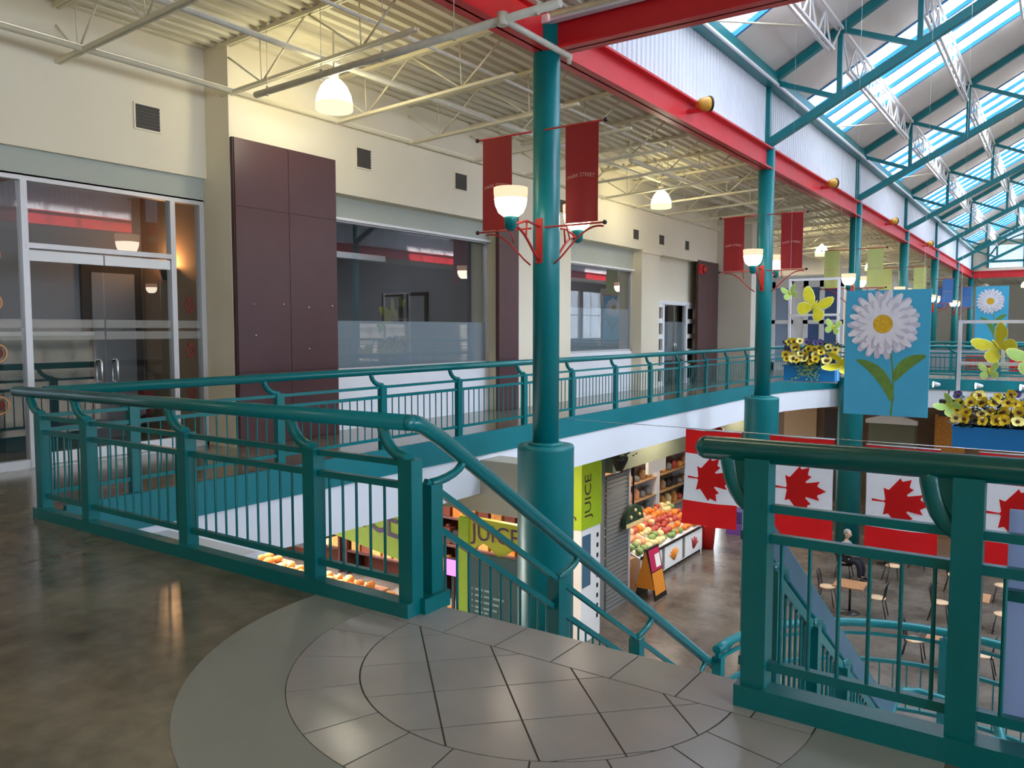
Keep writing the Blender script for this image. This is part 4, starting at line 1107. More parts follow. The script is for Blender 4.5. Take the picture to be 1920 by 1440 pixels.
def planter(xa, xb, y, z0, z1, label, seed, vine=False):
    r = random.Random(seed); d = 0.2
    t = thing('flower_planter', label, 'planter', ((xa + xb) / 2, y, z0), group='blue planters of yellow pansies')
    b = MB().box(xa, xb, y - d, y + d, z0, z1)
    b.box(xa - .012, xb + .012, y - d - .012, y + d + .012, z1 - 0.035, z1)
    b.build('planter_box', M['planter'], t)
    f = MB(); W = xb - xa
    for i in range(640):
        p = Vector((r.uniform(xa - .02, xb + .02), y + r.uniform(-d - .05, d), z1 + r.random() ** 1.1 * 0.44 - 0.03))
        a = r.uniform(0, 2 * PI); l = r.uniform(.05, .11); up = r.uniform(.2, 1.1)
        dx = Vector((math.cos(a), math.sin(a), up)).normalized() * l; sd = Vector((-math.sin(a), math.cos(a), 0)) * l * .28
        f.add([p, p + dx * .5 + sd, p + dx, p + dx * .5 - sd], [(0, 1, 2, 3)])
    for i in range(60):
        p = Vector((r.uniform(xa + W * .3, xb), y + r.uniform(-.1, d), z1)); q = p + Vector((r.uniform(-.08, .08), 0, r.uniform(.3, .55)))
        f.add([p - Vector((.006, 0, 0)), p + Vector((.006, 0, 0)), q], [(0, 1, 2)])
    f.build('foliage', M['foliage'], t, kind='stuff')
    if vine:
        f = MB()
        for i in range(90):
            u = r.gauss(0.5, .12); hgt = r.uniform(-.24, .06)
            p = Vector((xa + W * u, y - d - .03 - r.random() * .03, z1 + hgt)); a = r.uniform(0, 2 * PI); l = r.uniform(.03, .06)
            f.add([p, p + Vector((l * math.cos(a), -.01, l * math.sin(a))), p + Vector((l * math.cos(a + .7), -.005, l * math.sin(a + .7)))], [(0, 1, 2)])
        f.build('trailing_vine', M['vine'], t, kind='stuff')
    base = t.location
    for i in range(30):
        u = (i % 8 + r.uniform(.05, .95)) / 8; row = i // 8
        k = 2 if r.random() < .2 else (1 if r.random() < .3 else 0)
        o = bpy.data.objects.new('flower', PAN[k]); COL.objects.link(o); o.parent = t
        zz = z1 + 0.10 + 0.115 * row + r.uniform(-.03, .03)
        o.location = Vector((xa + W * u, y - d - .07 + .055 * row + r.uniform(-.02, .02), zz)) - base
        s = r.uniform(.95, 1.3) * (0.85 if k == 2 else 1); o.scale = (s, s, s)
        o.rotation_euler = (-r.uniform(-.2, .7), r.uniform(-.6, .6), r.uniform(-.6, .6))
    return t
def frame(xa, xb, y, z0, z1, zc, label, mid=False):
    t = thing('planter_hanger', label, 'frame', ((xa + xb) / 2, y, z0), group='white hanging frames over the atrium')
    w = 0.045
    for x in (xa, xb): MB().box(x - w / 2, x + w / 2, y - w / 2, y + w / 2, z0, z1).build('frame_upright', M['framew'], t)
    for z in (z1, zc, z0 + w / 2): MB().box(xa - w / 2, xb + w / 2, y - w / 2 + .001, y + w / 2 - .001, z - w / 2, z + w / 2).build('frame_crossbar', M['framew'], t)
    if mid: MB().box((xa + xb) / 2 - w / 2, (xa + xb) / 2 + w / 2, y - w / 2 + .002, y + w / 2 - .002, zc, z1).build('frame_upright', M['framew'], t)
    wires(t, [(xa, y, z1), (xb, y, z1)])
frame(-4.48, -3.58, 16.0, 0.56, 2.54, 1.86, 'white hanging frame with a planter, left of the large daisy poster')
planter(-4.50, -3.56, 15.96, 0.60, 0.9, 'blue planter of yellow pansies with a trailing vine, left of the large daisy poster', 5, True)
frame(-1.27, -0.20, 13.1, -0.12, 1.69, 1.10, 'white hanging frame with a planter at the right edge of the picture', True)
planter(-1.30, -0.17, 13.06, -0.08, 0.22, 'blue planter of yellow pansies at the right edge, above the last flag', 9)

def butterfly(c, s, ang, mk, label, fold=0.35):
    t = thing('butterfly', label, 'butterfly', c, group='butterfly decorations hung round the planters')
    up = [(0.0, -0.03), (0.03, 0.10), (0.12, 0.28), (0.26, 0.43), (0.40, 0.50), (0.48, 0.47), (0.51, 0.36), (0.48, 0.20), (0.38, 0.07), (0.20, 0.0)]
    lo = [(0.0, 0.0), (0.20, 0.02), (0.36, 0.0), (0.45, -0.09), (0.45, -0.24), (0.36, -0.37), (0.24, -0.40), (0.12, -0.32), (0.04, -0.16)]
    ca, sa = math.cos(ang), math.sin(ang)
    for sg, nm in ((-1, 'left'), (1, 'right')):
        for out, in ((up,), (lo,)):
            b = MB()
            for gi, (sc, th, mi) in enumerate(((1.0, 0.004, 1), (0.86, 0.0075, 0))):
                mx = sum(p[0] for p in out) / len(out); mz = sum(p[1] for p in out) / len(out)
                pl = [(mx + (p[0] - mx) * sc, mz + (p[1] - mz) * sc) for p in out]
                q = MB().prism(pl, -th, th, mi)
                q.v = [(sg * v[0] * math.cos(fold) * s, -abs(v[0]) * math.sin(fold) * s + v[2], v[1] * s) for v in q.v]
                if sg < 0: q.f = [f[::-1] for f in q.f]
                b.add(q.v, q.f, mi)
            b.v = [(v[0] * ca - v[2] * sa, v[1], v[0] * sa + v[2] * ca) for v in b.v]
            b.build('wing', [M[mk], M['butterrim']], t, world=False)
    b = MB().tube([(0, -.012, -.16 * s), (0, -.016, 0), (0, -.012, .14 * s), (0, -.01, .2 * s)], [.008, .018 * s + .006, .014, .006], 8)
    b.v = [(v[0] * ca - v[2] * sa, v[1], v[0] * sa + v[2] * ca) for v in b.v]
    b.build('body', M['butter'], t, world=False)
    return t
butterfly((-3.98, 15.85, 2.02), 0.62, -0.45, 'butter', 'yellow butterfly in the left hanging frame, above the planter')
butterfly((-0.80, 12.95, 1.36), 0.5, 0.62, 'butter', 'large yellow butterfly in the frame at the right edge')
butterfly((-4.42, 15.8, 2.28), 0.3, 0.3, 'butter2', 'small pale green butterfly at the top left of the left frame')
butterfly((-3.63, 15.85, 1.62), 0.3, -0.2, 'butter2', 'small pale green butterfly on the right upright of the left frame')
butterfly((-3.38, 15.6, 0.95), 0.62, 1.3, 'butter', 'yellow butterfly hanging beside the left edge of the large poster', 1.0)
butterfly((-0.88, 12.9, 1.0), 0.26, 0.1, 'butter2', 'small pale green butterfly below the large yellow one')
butterfly((-0.38, 12.9, 1.2), 0.5, 0.5, 'butter2', 'pale green butterfly cut by the right edge of the picture')
butterfly((-1.34, 12.85, 0.5), 0.34, 0.9, 'butter2', 'pale green butterfly at the top left corner of the right planter', 0.7)

# flags hung side by side below the deck level
LEAF = [(0, 2000), (332, 1348), (423, 1321), (750, 1510), (546, 458), (657, 401), (1080, 855), (1185, 608), (1258, 570), (1800, 685), (1614, 113), (1648, 34), (1860, -65), (919, -827), (899, -900), (1015, -1220), (156, -1069), (45, -1167), (90, -2030)]
LEAF = LEAF + [(-x, y) for x, y in LEAF[::-1][:-1]]
def flag(xa, xb, y, zt, zb, label, seed, tilt=0.0):
    t = thing('flag', label, 'flag', ((xa + xb) / 2, y, zb), group='red and white maple leaf flags hung in a row')
    W, H = xb - xa, zt - zb; r = random.Random(seed); ph = r.uniform(0, 6); k1 = r.uniform(5, 8)
    wob = lambda u, v: 0.022 * (v ** 1.2) * math.sin(k1 * u + ph) + 0.012 * math.sin(11 * u + 3 * v + ph) * v
    def pos(u, v, o=0.0):
        taper = 1 - 0.03 * math.sin(PI * v)
        return ((xa + xb) / 2 + (u - .5) * W * taper + tilt * v, y + wob(u, v) + o, zt - v * H - 0.02 * math.sin(PI * u) * (1 - v) - 0.035 * (u - .5) * 0)
    nu, nv = 16, 28; b = MB()
    vs = [pos(i / nu, j / nv) for j in range(nv + 1) for i in range(nu + 1)]
    for j in range(nv):
        m = 0 if (j < nv / 4 or j >= nv * 3 / 4) else 1
        b.add([vs[j * (nu + 1) + i] for i in range(nu + 1)] + [vs[(j + 1) * (nu + 1) + i] for i in range(nu + 1)], [(i, nu + 1 + i, nu + 2 + i, i + 1) for i in range(nu)], m, True)
    # the leaf, stem to the left, laid over the white square on both faces
    bm = bmesh.new(); sc = 0.86 / 4800.0
    lv = [bm.verts.new((LEAF[i][1] * sc, -LEAF[i][0] * sc, 0)) for i in range(len(LEAF))]
    bm.faces.new(lv); bmesh.ops.triangulate(bm, faces=bm.faces[:])
    for q in range(3): bmesh.ops.subdivide_edges(bm, edges=[e for e in bm.edges if e.calc_length() > 0.05], cuts=1); bmesh.ops.triangulate(bm, faces=bm.faces[:])
    pts = [(v.co.x, v.co.y) for v in bm.verts]; bm.verts.index_update(); fs = [[v.index for v in f.verts] for f in bm.faces]; bm.free()
    for o in (-0.005, 0.005):
        b.add([pos(0.5 + p[0] / W * 1.0, 0.5 + p[1] / H, o) for p in pts], fs, 0, True)
    b.build('flag_cloth', [M['flagred'], M['flagwhite']], t)
    MB().tube([(xa, y, zt), (xb, y, zt)], 0.008, 6).build('flag_hem', M['flagwhite'], t)
    return t
yf = 11.4
flag(-4.69, -3.84, yf, 0.09, -1.36, 'maple leaf flag at the left end of the row, beside the produce shop', 1, -0.06)
flag(-3.43, -2.55, yf, 0.09, -1.36, 'maple leaf flag second from the left, in front of the second column', 2)
flag(-2.15, -1.27, yf, 0.06, -1.40, 'maple leaf flag third from the left, below the large daisy poster', 3)
flag(-0.85, 0.04, yf, 0.07, -1.40, 'maple leaf flag cut by the right edge, behind the pale blue board', 4)
t = thing('flag_line', 'thin line strung across the atrium carrying the flags', 'wire', (-5.5, yf, 0.1), kind='thing')
MB().tube([(-7.15, yf + .004, 0.1), (8.3, yf + .004, 0.1)], 0.005, 6).build('line', M['steel'], t)
# spot lamps and a speaker on the far crossing
for i, x in enumerate((-3.3, -2.15, -1.0)):
    t = thing('spot_lamp', 'small white spot lamp on the teal edge of the far crossing, %s of three' % ('left', 'middle', 'right')[i], 'spot lamp', (x, 28.05, -0.2))
    MB().lathe([(0.04, -0.1), (0.1, 0.1)], (x, 27.98, -0.12), 16, axis=(-0.9, -0.3, 0)).build('lamp_shade', M['whitepaint'], t)
    MB().lathe([(0.095, 0.1), (0.0, 0.11)], (x, 27.98, -0.12), 16, axis=(-0.9, -0.3, 0)).build('lamp_lens', M['spotglow'], t)
    MB().tube([(x + .08, 27.98, -0.1), (x + .1, 28.15, -0.05)], 0.012, 6).build('lamp_arm', M['black'], t)
t = thing('loudspeaker', 'black loudspeaker hung under the far crossing left of the right planter', 'speaker', (-2.9, 27.5, -1.05))
MB().box(-3.15, -2.75, 27.4, 27.8, -1.05, -0.55).build('speaker_case', M['black'], t); MB().tube([(-2.95, 27.6, -.55), (-2.95, 28.0, -.3)], .02, 8).build('speaker_bracket', M['black'], t)

# ================================================================= the far upper level
def simple(name, mb, m, label, cat, group=None, kind='thing'):
    o = mb.build(name, M[m]); tag(o, label, cat, group, kind); return recentre(o)
simple('shop_kiosk', MB().box(-6.9, -5.4, 37, 39, 0, 2.3), 'dark', 'dark shop unit behind the far crossing', 'kiosk')
simple('distant_shop', MB().box(-9.65, -6.2, 45, 45.3, 0, 3.2), 'shop', 'brown distant shopfront at the end of the gallery', 'shopfront')
simple('display_stand', MB().box(-4.6, -2.2, 34.5, 35.2, 0, 0.75).box(-4.6, -2.2, 34.7, 35.2, .75, .8), 'interiorgrey', 'grey display stand behind the far crossing railing', 'stand')
for i, (a, m) in enumerate(((-3.1, 'apple'), (-1.7, 'flagred'), (-5.2, 'peach'))):
    simple('display_box', MB().box(a, a + .8, 34.0, 34.4, 0, 0.62), m, '%s box behind the far crossing railing' % ('dark red', 'bright red', 'pale orange')[i], 'box')
simple('shop_unit', MB().box(-1.7, 6, 46, 48, 0, 3.0), 'dark', 'dark shopfront behind the small distant poster', 'shopfront')
simple('shop_fascia', MB().box(-1.7, 6, 45.9, 46.0, 3.0, 4.2), 'wall2', 'beige shop fascia behind the small distant poster', 'fascia')

# ================================================================= the lower floor
struct('wall_lower_left', MB().box(-12.4, -12.2, 16.5, 30, GZ, -0.87), M['shop'])
struct('wall_lower_bakery', MB().box(-22, -9.9, 17.0, 17.2, GZ, -0.87), M['shopred'])
struct('wall_lower_far', MB().box(-12.4, 13, 34.0, 34.2, GZ, -0.87), M['shop'])
struct('wall_lower_pier', MB().box(-9.9, -9.4, 16.9, 17.7, GZ, -0.87), M['shutter'])
# bakery: counters, shelves and loaves under a lime JUICE sign
t = thing('shop_sign', 'lime green sign with purple lettering hung over the bakery', 'sign', (-9.2, 9.3, -1.98))
R_ = Vector((-7.98, 8.95, 0)); dv = Vector((-0.968, 0.25, 0)); L_ = R_ + dv * 2.7; nv = Vector((-0.25, -0.968, 0))
b = MB(); th_ = nv * -0.12
b.add([(R_.x, R_.y, -1.98), (L_.x, L_.y, -1.98), (L_.x, L_.y, -0.9), (R_.x, R_.y, -0.9), (R_.x + th_.x, R_.y + th_.y, -1.98), (L_.x + th_.x, L_.y + th_.y, -1.98), (L_.x + th_.x, L_.y + th_.y, -0.9), (R_.x + th_.x, R_.y + th_.y, -0.9)],
      [(0, 3, 2, 1), (4, 5, 6, 7), (0, 1, 5, 4), (1, 2, 6, 5), (2, 3, 7, 6), (3, 0, 4, 7)])
b.build('sign_panel', M['lime'], t)
vs, fs = text_geo('JUICE', 0.78); c0 = (R_ + L_) / 2 + nv * 0.012
MB().add([(c0.x - dv.x * v[0], c0.y - dv.y * v[0], -1.42 + v[1]) for v in vs], fs).build('lettering', M['signpurple'], t)
t = thing('sign_post', 'narrow lime green post at the corner of the bakery sign', 'post', (-7.9, 9.05, GZ))
MB().box(-7.97, -7.87, 8.98, 9.08, GZ, -0.9).build('post_body', M['lime'], t)
t = thing('shop_sign', 'yellow-green wavy sign with purple letters beside the nearest column', 'sign', (-8.0, 11, -2.2))
pl = [(-8.72, -1.70), (-8.72, -2.35)] + [(-8.72 + 1.45 * i / 14, -2.22 - 0.09 * math.sin(i * 0.95)) for i in range(1, 14)] + [(-7.27, -2.15), (-7.27, -1.72)]
xzprism(MB(), pl, 11.0, 11.12).build('sign_panel', M['lime2'], t)
vs, fs = text_geo('JUICE', 0.42)
MB().add([(-7.95 + v[0], 10.99, -1.95 + v[1]) for v in vs], fs).build('lettering', M['signpurple'], t)
t = thing('sign_post', 'lime green upright left of the dark teal notice board', 'post', (-8.63, 11.05, GZ))
MB().box(-8.74, -8.52, 10.97, 11.1, GZ, -1.72).build('post_body', M['lime'], t)
t = thing('notice_board', 'dark teal notice board with four lines of pale text', 'board', (-7.9, 10.9, GZ))
MB().box(-8.45, -7.32, 10.86, 10.92, GZ + 0.3, -2.28).build('board_panel', M['board'], t)
b = MB()
for i, ws in enumerate(((.16, .1), (.15, .16, .14, .05), (.15, .15, .13), (.14, .16, .09), (.16, .08))):
    x = -8.28; z = -2.9 - 0.105 * i + (0.03 if i == 4 else 0)
    if i < 4: b.box(-8.36, -8.335, 10.853, 10.858, z - .012, z + .012)
    for w_ in ws: b.box(x, x + w_, 10.853, 10.858, z - .018, z + .018); x += w_ + .035
b.build('board_text', M['boardtext'], t)
MB().box(-7.32, -7.29, 10.85, 10.93, GZ + .3, -2.28).build('board_edge', M['alu'], t)
b = MB()
for x in (-8.2, -7.6): b.box(x - .03, x + .03, 10.87, 10.91, GZ, GZ + .32)
b.build('board_leg', M['alu'], t)
t = thing('screen', 'glowing pink screen beside the lime green upright', 'screen', (-9.75, 11.9, GZ))
MB().box(-9.8, -9.5, 11.92, 11.98, -3.2, -2.85).build('screen_case', M['black'], t); MB().box(-9.78, -9.52, 11.9, 11.915, -3.18, -2.87).build('screen_face', M['pinkglow'], t); MB().box(-9.68, -9.62, 11.93, 11.97, GZ, -3.2).build('screen_stand', M['black'], t)
for i, (xa, xb, ya, yb, h) in enumerate(((-20.5, -16.8, 13.2, 14.0, 0.95), (-16.6, -13.2, 13.0, 13.8, 0.95), (-12.9, -10.2, 12.8, 13.6, 0.9))):
    t = thing('bakery_counter', 'wooden bakery counter of loaves, %s of three along the shop' % ('left', 'middle', 'right')[i], 'counter', ((xa + xb) / 2, ya, GZ), group='bakery counters')
    MB().box(xa, xb, ya, yb, GZ, GZ + h).build('counter_body', M['brown2'], t); MB().box(xa - .04, xb + .04, ya - .04, yb + .04, GZ + h, GZ + h + .05).build('counter_top', M['wood2'], t)
lo = None; r = random.Random(11)
for i, (xa, xb, ya, h) in enumerate(((-20.4, -16.9, 13.3, 1.0), (-16.5, -13.3, 13.1, 1.0), (-12.8, -10.3, 12.9, 0.95))):
    for j in range(9):
        for q in range(2):
            p = (xa + (xb - xa) * (j + .5) / 9, ya + .15 + .3 * q, GZ + h)
            lab = 'brown loaf on the %s bakery counter' % ('left', 'middle', 'right')[i]
            gp_ = 'loaves on the %s bakery counter' % ('left', 'middle', 'right')[i]
            if lo is None:
                lo = MB().ball((0, 0, .09), 1, 12, 8).build('loaf', M['bread'], None)
                lo.data.transform(Matrix.Translation((0, 0, 0.09)) @ Matrix.Diagonal((.15, .1, .1, 1)) @ Matrix.Translation((0, 0, -.09))); tag(lo, lab, 'bread', gp_); lo.location = p; o = lo
            else:
                o = lo.copy(); COL.objects.link(o); o.location = p; o['label'] = lab; o['group'] = gp_
            o.rotation_euler = (0, 0, r.uniform(0, 3)); s = r.uniform(.8, 1.2); o.scale = (s, s, s)
for i, xa in enumerate((-20.6, -17.2, -13.8)):
    t = thing('bakery_shelf', 'warm lit bakery shelf at the back wall, %s' % ('leftmost', 'middle', 'rightmost')[i], 'shelf', (xa + 1.5, 16.6, GZ), group='bakery shelves')
    for x in (xa, xa + 3.1): MB().box(x - .04, x + .04, 16.3, 16.95, GZ, -1.9).build('shelf_side', M['brown2'], t)
    for z in (-4.9, -4.15, -3.4, -2.65, -1.95): MB().box(xa, xa + 3.1, 16.3, 16.95, z - .025, z + .025).build('shelf_board', M['brown2'], t)
    for zi, z in enumerate((-4.9, -4.15, -3.4, -2.65)):
        for j in range(7):
            m = ('bread', 'orange', 'shopred', 'dark', 'lemon', 'bread')[r.randrange(6)]; hh = r.uniform(.25, .5); x = xa + .12 + j * .42
            o = MB().box(-.16, .16, -.14, .14, 0, hh).box(-.05, .05, -.05, .05, hh, hh + .08).build('grocery_box', M[m]); o.location = (x + .16, 16.55, z + .025)
            tag(o, '%s packet on the %s bakery shelf' % ({'bread': 'brown', 'orange': 'orange', 'shopred': 'terracotta', 'dark': 'dark', 'lemon': 'yellow'}[m], ('leftmost', 'middle', 'rightmost')[i]), 'packet', '%s packets on the %s bakery shelf' % (m, ('leftmost', 'middle', 'rightmost')[i]))
simple('shop_canopy', MB().box(-16.5, -12.5, 11.2, 13.4, -2.75, -2.6).box(-16.5, -12.5, 11.15, 11.25, -3.0, -2.6), 'dark', 'dark canopy over the middle bakery counter', 'canopy')

# produce shop
t = thing('sign_pillar', 'lime green and white pillar with a rotated dark word, left of the produce shop', 'sign', (-9.1, 16.1, GZ))
MB().box(-9.35, -8.85, 15.55, 16.5, -2.95, -1.2).build('sign_panel', M['lime'], t)
MB().box(-9.33, -8.87, 15.57, 16.48, GZ, -2.95).build('pillar_body', M['paper'], t)
vs, fs = text_geo('JUICE', 0.42)
MB().add([(-8.845, 15.85 - v[1], -2.2 + v[0]) for v in vs], fs).add([(-9.2 - v[1], 15.545, -2.2 + v[0]) for v in vs], fs).build('lettering', M['brown2'], t)
b = MB()
for i in range(9): b.box(-8.87, -8.862, 16.3, 16.38, -3.2 - .24 * i - .05, -3.2 - .24 * i + .05)
b.build('pillar_mark', M['black'], t)
MB().box(-8.868, -8.858, 15.62, 16.0, -4.3, -3.1).build('pillar_poster', M['bluegrey'], t)
b = MB()
for i in range(32): b.box(-9.42, -9.36, 17.72, 18.9, GZ + .11 * i, GZ + .11 * i + .085)
t = thing('roller_shutter', 'grey ribbed shutter left of the produce shelves', 'shutter', (-9.4, 18.3, GZ)); b.build('shutter_slats', M['shutter'], t)
MB().box(-9.45, -9.33, 18.9, 19.0, GZ, -2.03).build('shutter_guide', M['alu'], t)
t = thing('awning', 'olive grey awning over the produce shop', 'awning', (-9.3, 22, -1.9))
MB().add([(-9.2, 17.72, -1.5), (-9.2, 30.0, -1.5), (-9.9, 30.0, -0.95), (-9.9, 17.72, -0.95), (-9.2, 17.72, -2.0), (-9.2, 30.0, -2.0), (-9.95, 30, -2.0), (-9.95, 17.72, -2.0)], [(0, 1, 2, 3), (4, 5, 1, 0), (7, 6, 5, 4), (3, 7, 4, 0), (1, 5, 6, 2), (2, 6, 7, 3)]).build('awning_cloth', M['olive'], t)
t = thing('shop_tube_light', 'white tube light below the olive awning', 'ceiling light', (-9.9, 20.3, -2.3))
MB().box(-10.1, -10.0, 19.3, 21.4, -2.25, -2.2).build('light_tray', M['whitepaint'], t); MB().tube([(-10.05, 19.35, -2.28), (-10.05, 21.35, -2.28)], .03, 8).build('tube', M['tubeglow'], t); MB().box(-10.07, -10.03, 20.3, 20.4, -2.2, -0.88).build('light_rod', M['whitepaint'], t)
t = thing('hanging_globe', 'dark red hanging globe by the olive awning', 'ornament', (-9.0, 24.6, -2.0))
MB().ball((-9.0, 24.6, -1.75), .2, 14, 9, sz=1.2).build('globe', M['lampred'], t); MB().tube([(-9.0, 24.6, -1.5), (-9.0, 24.6, -.87)], .01, 5).build('cord', M['black'], t)
t = thing('hanging_basket', 'dark hanging plant basket above the lime pillar', 'plant', (-8.6, 16.9, -1.6))
MB().lathe([(.08, -1.75), (.2, -1.5), (.22, -1.42)], (-8.6, 16.9, 0), 16).build('basket', M['black'], t)
f = MB()
for i in range(120):
    p = Vector((-8.6 + r.gauss(0, .13), 16.9 + r.gauss(0, .13), -1.4 + r.gauss(.05, .1))); a = r.uniform(0, 6.3); f.add([p, p + Vector((.08 * math.cos(a), .08 * math.sin(a), .03)), p + Vector((.06 * math.cos(a + .6), .06 * math.sin(a + .6), -.03))], [(0, 1, 2)])
f.build('foliage', M['foliage'], t, kind='stuff'); MB().tube([(-8.6, 16.9, -1.42), (-8.6, 16.9, -.87)], .008, 5).build('cord', M['black'], t)
# produce stand with three printed panels
PX, PY0, PY1, PZ = -9.55, 20.1, 24.7, GZ + 0.8
t = thing('produce_stand', 'white fronted produce stand with fruit pictures on its panels', 'stand', (-10.2, 22.4, GZ))
xzprism(MB(), [(PX, GZ + .08), (PX, PZ), (-10.9, PZ + .55), (-10.9, GZ + .08)], PY0, PY1).build('stand_body', M['paper'], t)
MB().box(-10.9, PX - .04, PY0 + .02, PY1 - .02, GZ, GZ + .08).build('stand_base', M['black'], t)
MB().bar((PX + .02, PY0, PZ + .02), (PX + .02, PY1, PZ + .02), 0.05, 0.06).build('stand_edge', M['black'], t)
for i, m in enumerate(('chilired', 'print_orange', 'chilired')):
    y0 = PY0 + 0.12 + i * 1.52; b = MB().box(PX + .001, PX + .012, y0, y0 + 1.3, GZ + .14, PZ - .05, 0)
    for q in range(7):
        a = -1.1 + 2.2 * q / 6 if i != 2 else 0.3 + 3.2 * q / 6
        b.tube([(PX + .016, y0 + .65, GZ + .28), (PX + .016, y0 + .65 + .36 * math.sin(a), GZ + .34 + .28 * abs(math.cos(a)))], [.05, .02], 6, 1)
    b.build('panel_print', [M['paper'], M[m]], t)
for y0 in (1.43, 2.95): MB().box(PX + .0005, PX + .009, PY0 + y0, PY0 + y0 + .19, GZ + .12, PZ - .03).build('panel_strip', M['shutter'], t)
fruit = {}
zones = [('greenveg', 'green vegetable', 'vegetable'), ('peach', 'peach', 'fruit'), ('apple', 'red apple', 'fruit'), ('orange', 'orange', 'fruit'), ('lemon', 'yellow fruit', 'fruit')]
def put_fruit(key, p, s, lab, cat, grp):
    if key not in fruit:
        nm = {'greenveg': 'green_vegetable', 'peach': 'peach', 'apple': 'apple', 'orange': 'orange', 'lemon': 'lemon'}[key]
        o = MB().lathe([(0.0001, -.085), (.05, -.08), (.085, -.045), (.098, 0), (.088, .05), (.05, .08), (.015, .07), (.0001, .066)], (0, 0, 0), 12).build(nm, M[key]); fruit[key] = o
    else:
        o = fruit[key].copy(); COL.objects.link(o)
    o.location = p; o.scale = (s, s, s); o.rotation_euler = (r.uniform(-.4, .4), r.uniform(-.4, .4), 0); tag(o, lab, cat, grp); return o
for row in range(6):
    for c in range(20):
        u = c / 19.0
        if row < 2: z = ('greenveg', 'greenveg', 'apple', 'orange', 'orange')[min(4, int(u * 5))] if row else ('greenveg', 'lemon', 'greenveg', 'orange', 'orange')[min(4, int(u * 5))]
        elif row < 4: z = ('peach', 'lemon', 'apple', 'apple', 'orange')[min(4, int(u * 5))]
        else: z = ('lemon', 'peach', 'peach', 'orange', 'lemon')[min(4, int(u * 5))]
        x = PX - .13 - row * .215; zz = PZ + .085 + (PX - x) * .55 / 1.35 + .02
        if r.random() < .22: z = r.choice(('peach', 'lemon', 'greenveg', 'orange', 'apple'))
        nm = dict((a[0], a) for a in zones)[z]
        put_fruit(z, (x + r.uniform(-.05, .05), PY0 + .13 + u * (PY1 - PY0 - .26) + r.uniform(-.03, .03), zz + r.uniform(-.01, .05)), r.uniform(.8, 1.3), '%s heaped on the white fronted produce stand' % nm[1], nm[2], '%ss on the produce stand' % nm[1])
t = thing('display_bin', 'slatted wooden bin of pale produce left of the stand', 'bin', (-9.9, 19.4, GZ))
MB().box(-10.4, -9.6, 19.0, 19.9, GZ, GZ + .9).build('bin_body', M['crate'], t); MB().box(-10.3, -9.7, 19.1, 19.8, GZ + .9, GZ + .96).build('bin_top', M['lemon'], t)
for i, (y0, y1) in enumerate(((19.2, 22.0), (22.2, 25.0), (25.2, 28.2))):
    t = thing('produce_shelf', 'tiered wooden shelf at the back of the produce shop, %s' % ('left', 'middle', 'right')[i], 'shelf', (-11.8, (y0 + y1) / 2, GZ), group='tiered shelves of the produce shop')
    for y in (y0, y1): MB().box(-12.1, -11.3, y - .03, y + .03, GZ, -2.2).build('shelf_side', M['whitepaint'], t)
    for z in (-4.6, -4.0, -3.4, -2.8): MB().box(-12.1, -11.3, y0, y1, z - .03, z).build('shelf_board', M['crate'], t)
    for z in (-4.6, -4.0, -3.4, -2.8):
        for j in range(6):
            m = ('crate', 'bread', 'dark', 'peach', 'shutter', 'lemon', 'apple')[r.randrange(7)]; hh = r.uniform(.18, .4)
            o = MB().lathe([(.13, 0), (.15, .02), (.15, hh * .7), (.09, hh * .85), (.09, hh)], (0, 0, 0), 10).build('jar', M[m]); o.location = (-11.55, y0 + (y1 - y0) * (j + .5) / 6, z)
            tag(o, '%s jar on the %s produce shelf' % ({'crate': 'tan', 'bread': 'brown', 'dark': 'dark', 'peach': 'peach coloured', 'shutter': 'grey', 'lemon': 'yellow', 'apple': 'red'}[m], ('left', 'middle', 'right')[i]), 'jar', '%s jars on the %s produce shelf' % (m, ('left', 'middle', 'right')[i]))
t = thing('domed_sign', 'dark green half-round sign with pale dots over the produce bins', 'sign', (-9.5, 18.9, -3.6))
pl = [(18.4 + .55 - .55 * math.cos(PI * i / 20), -3.55 + .55 * math.sin(PI * i / 20)) for i in range(21)]
b = MB().prism(pl, -9.28, -9.18); b.v = [(z, x, y) for x, y, z in b.v]; b.build('sign_board', M['foliage'], t)
b = MB()
for yy, zz in ((18.7, -3.3), (18.95, -3.15), (19.2, -3.3)): b.ball((-9.17, yy, zz), .05, 8, 6)
b.box(-9.18, -9.165, 18.45, 19.45, -3.55, -3.45); b.build('sign_dot', M['lemon'], t)
MB().box(-9.25, -9.21, 18.93, 18.97, -3.05, -2.0).build('sign_rod', M['black'], t)
simple('hanging_board', MB().box(-10.6, -10.5, 22.6, 23.9, -2.9, -2.35).box(-10.58, -10.52, 22.7, 22.74, -2.35, -.87).box(-10.58, -10.52, 23.7, 23.74, -2.35, -.87), 'paper', 'white hanging price board in the produce shop', 'sign')
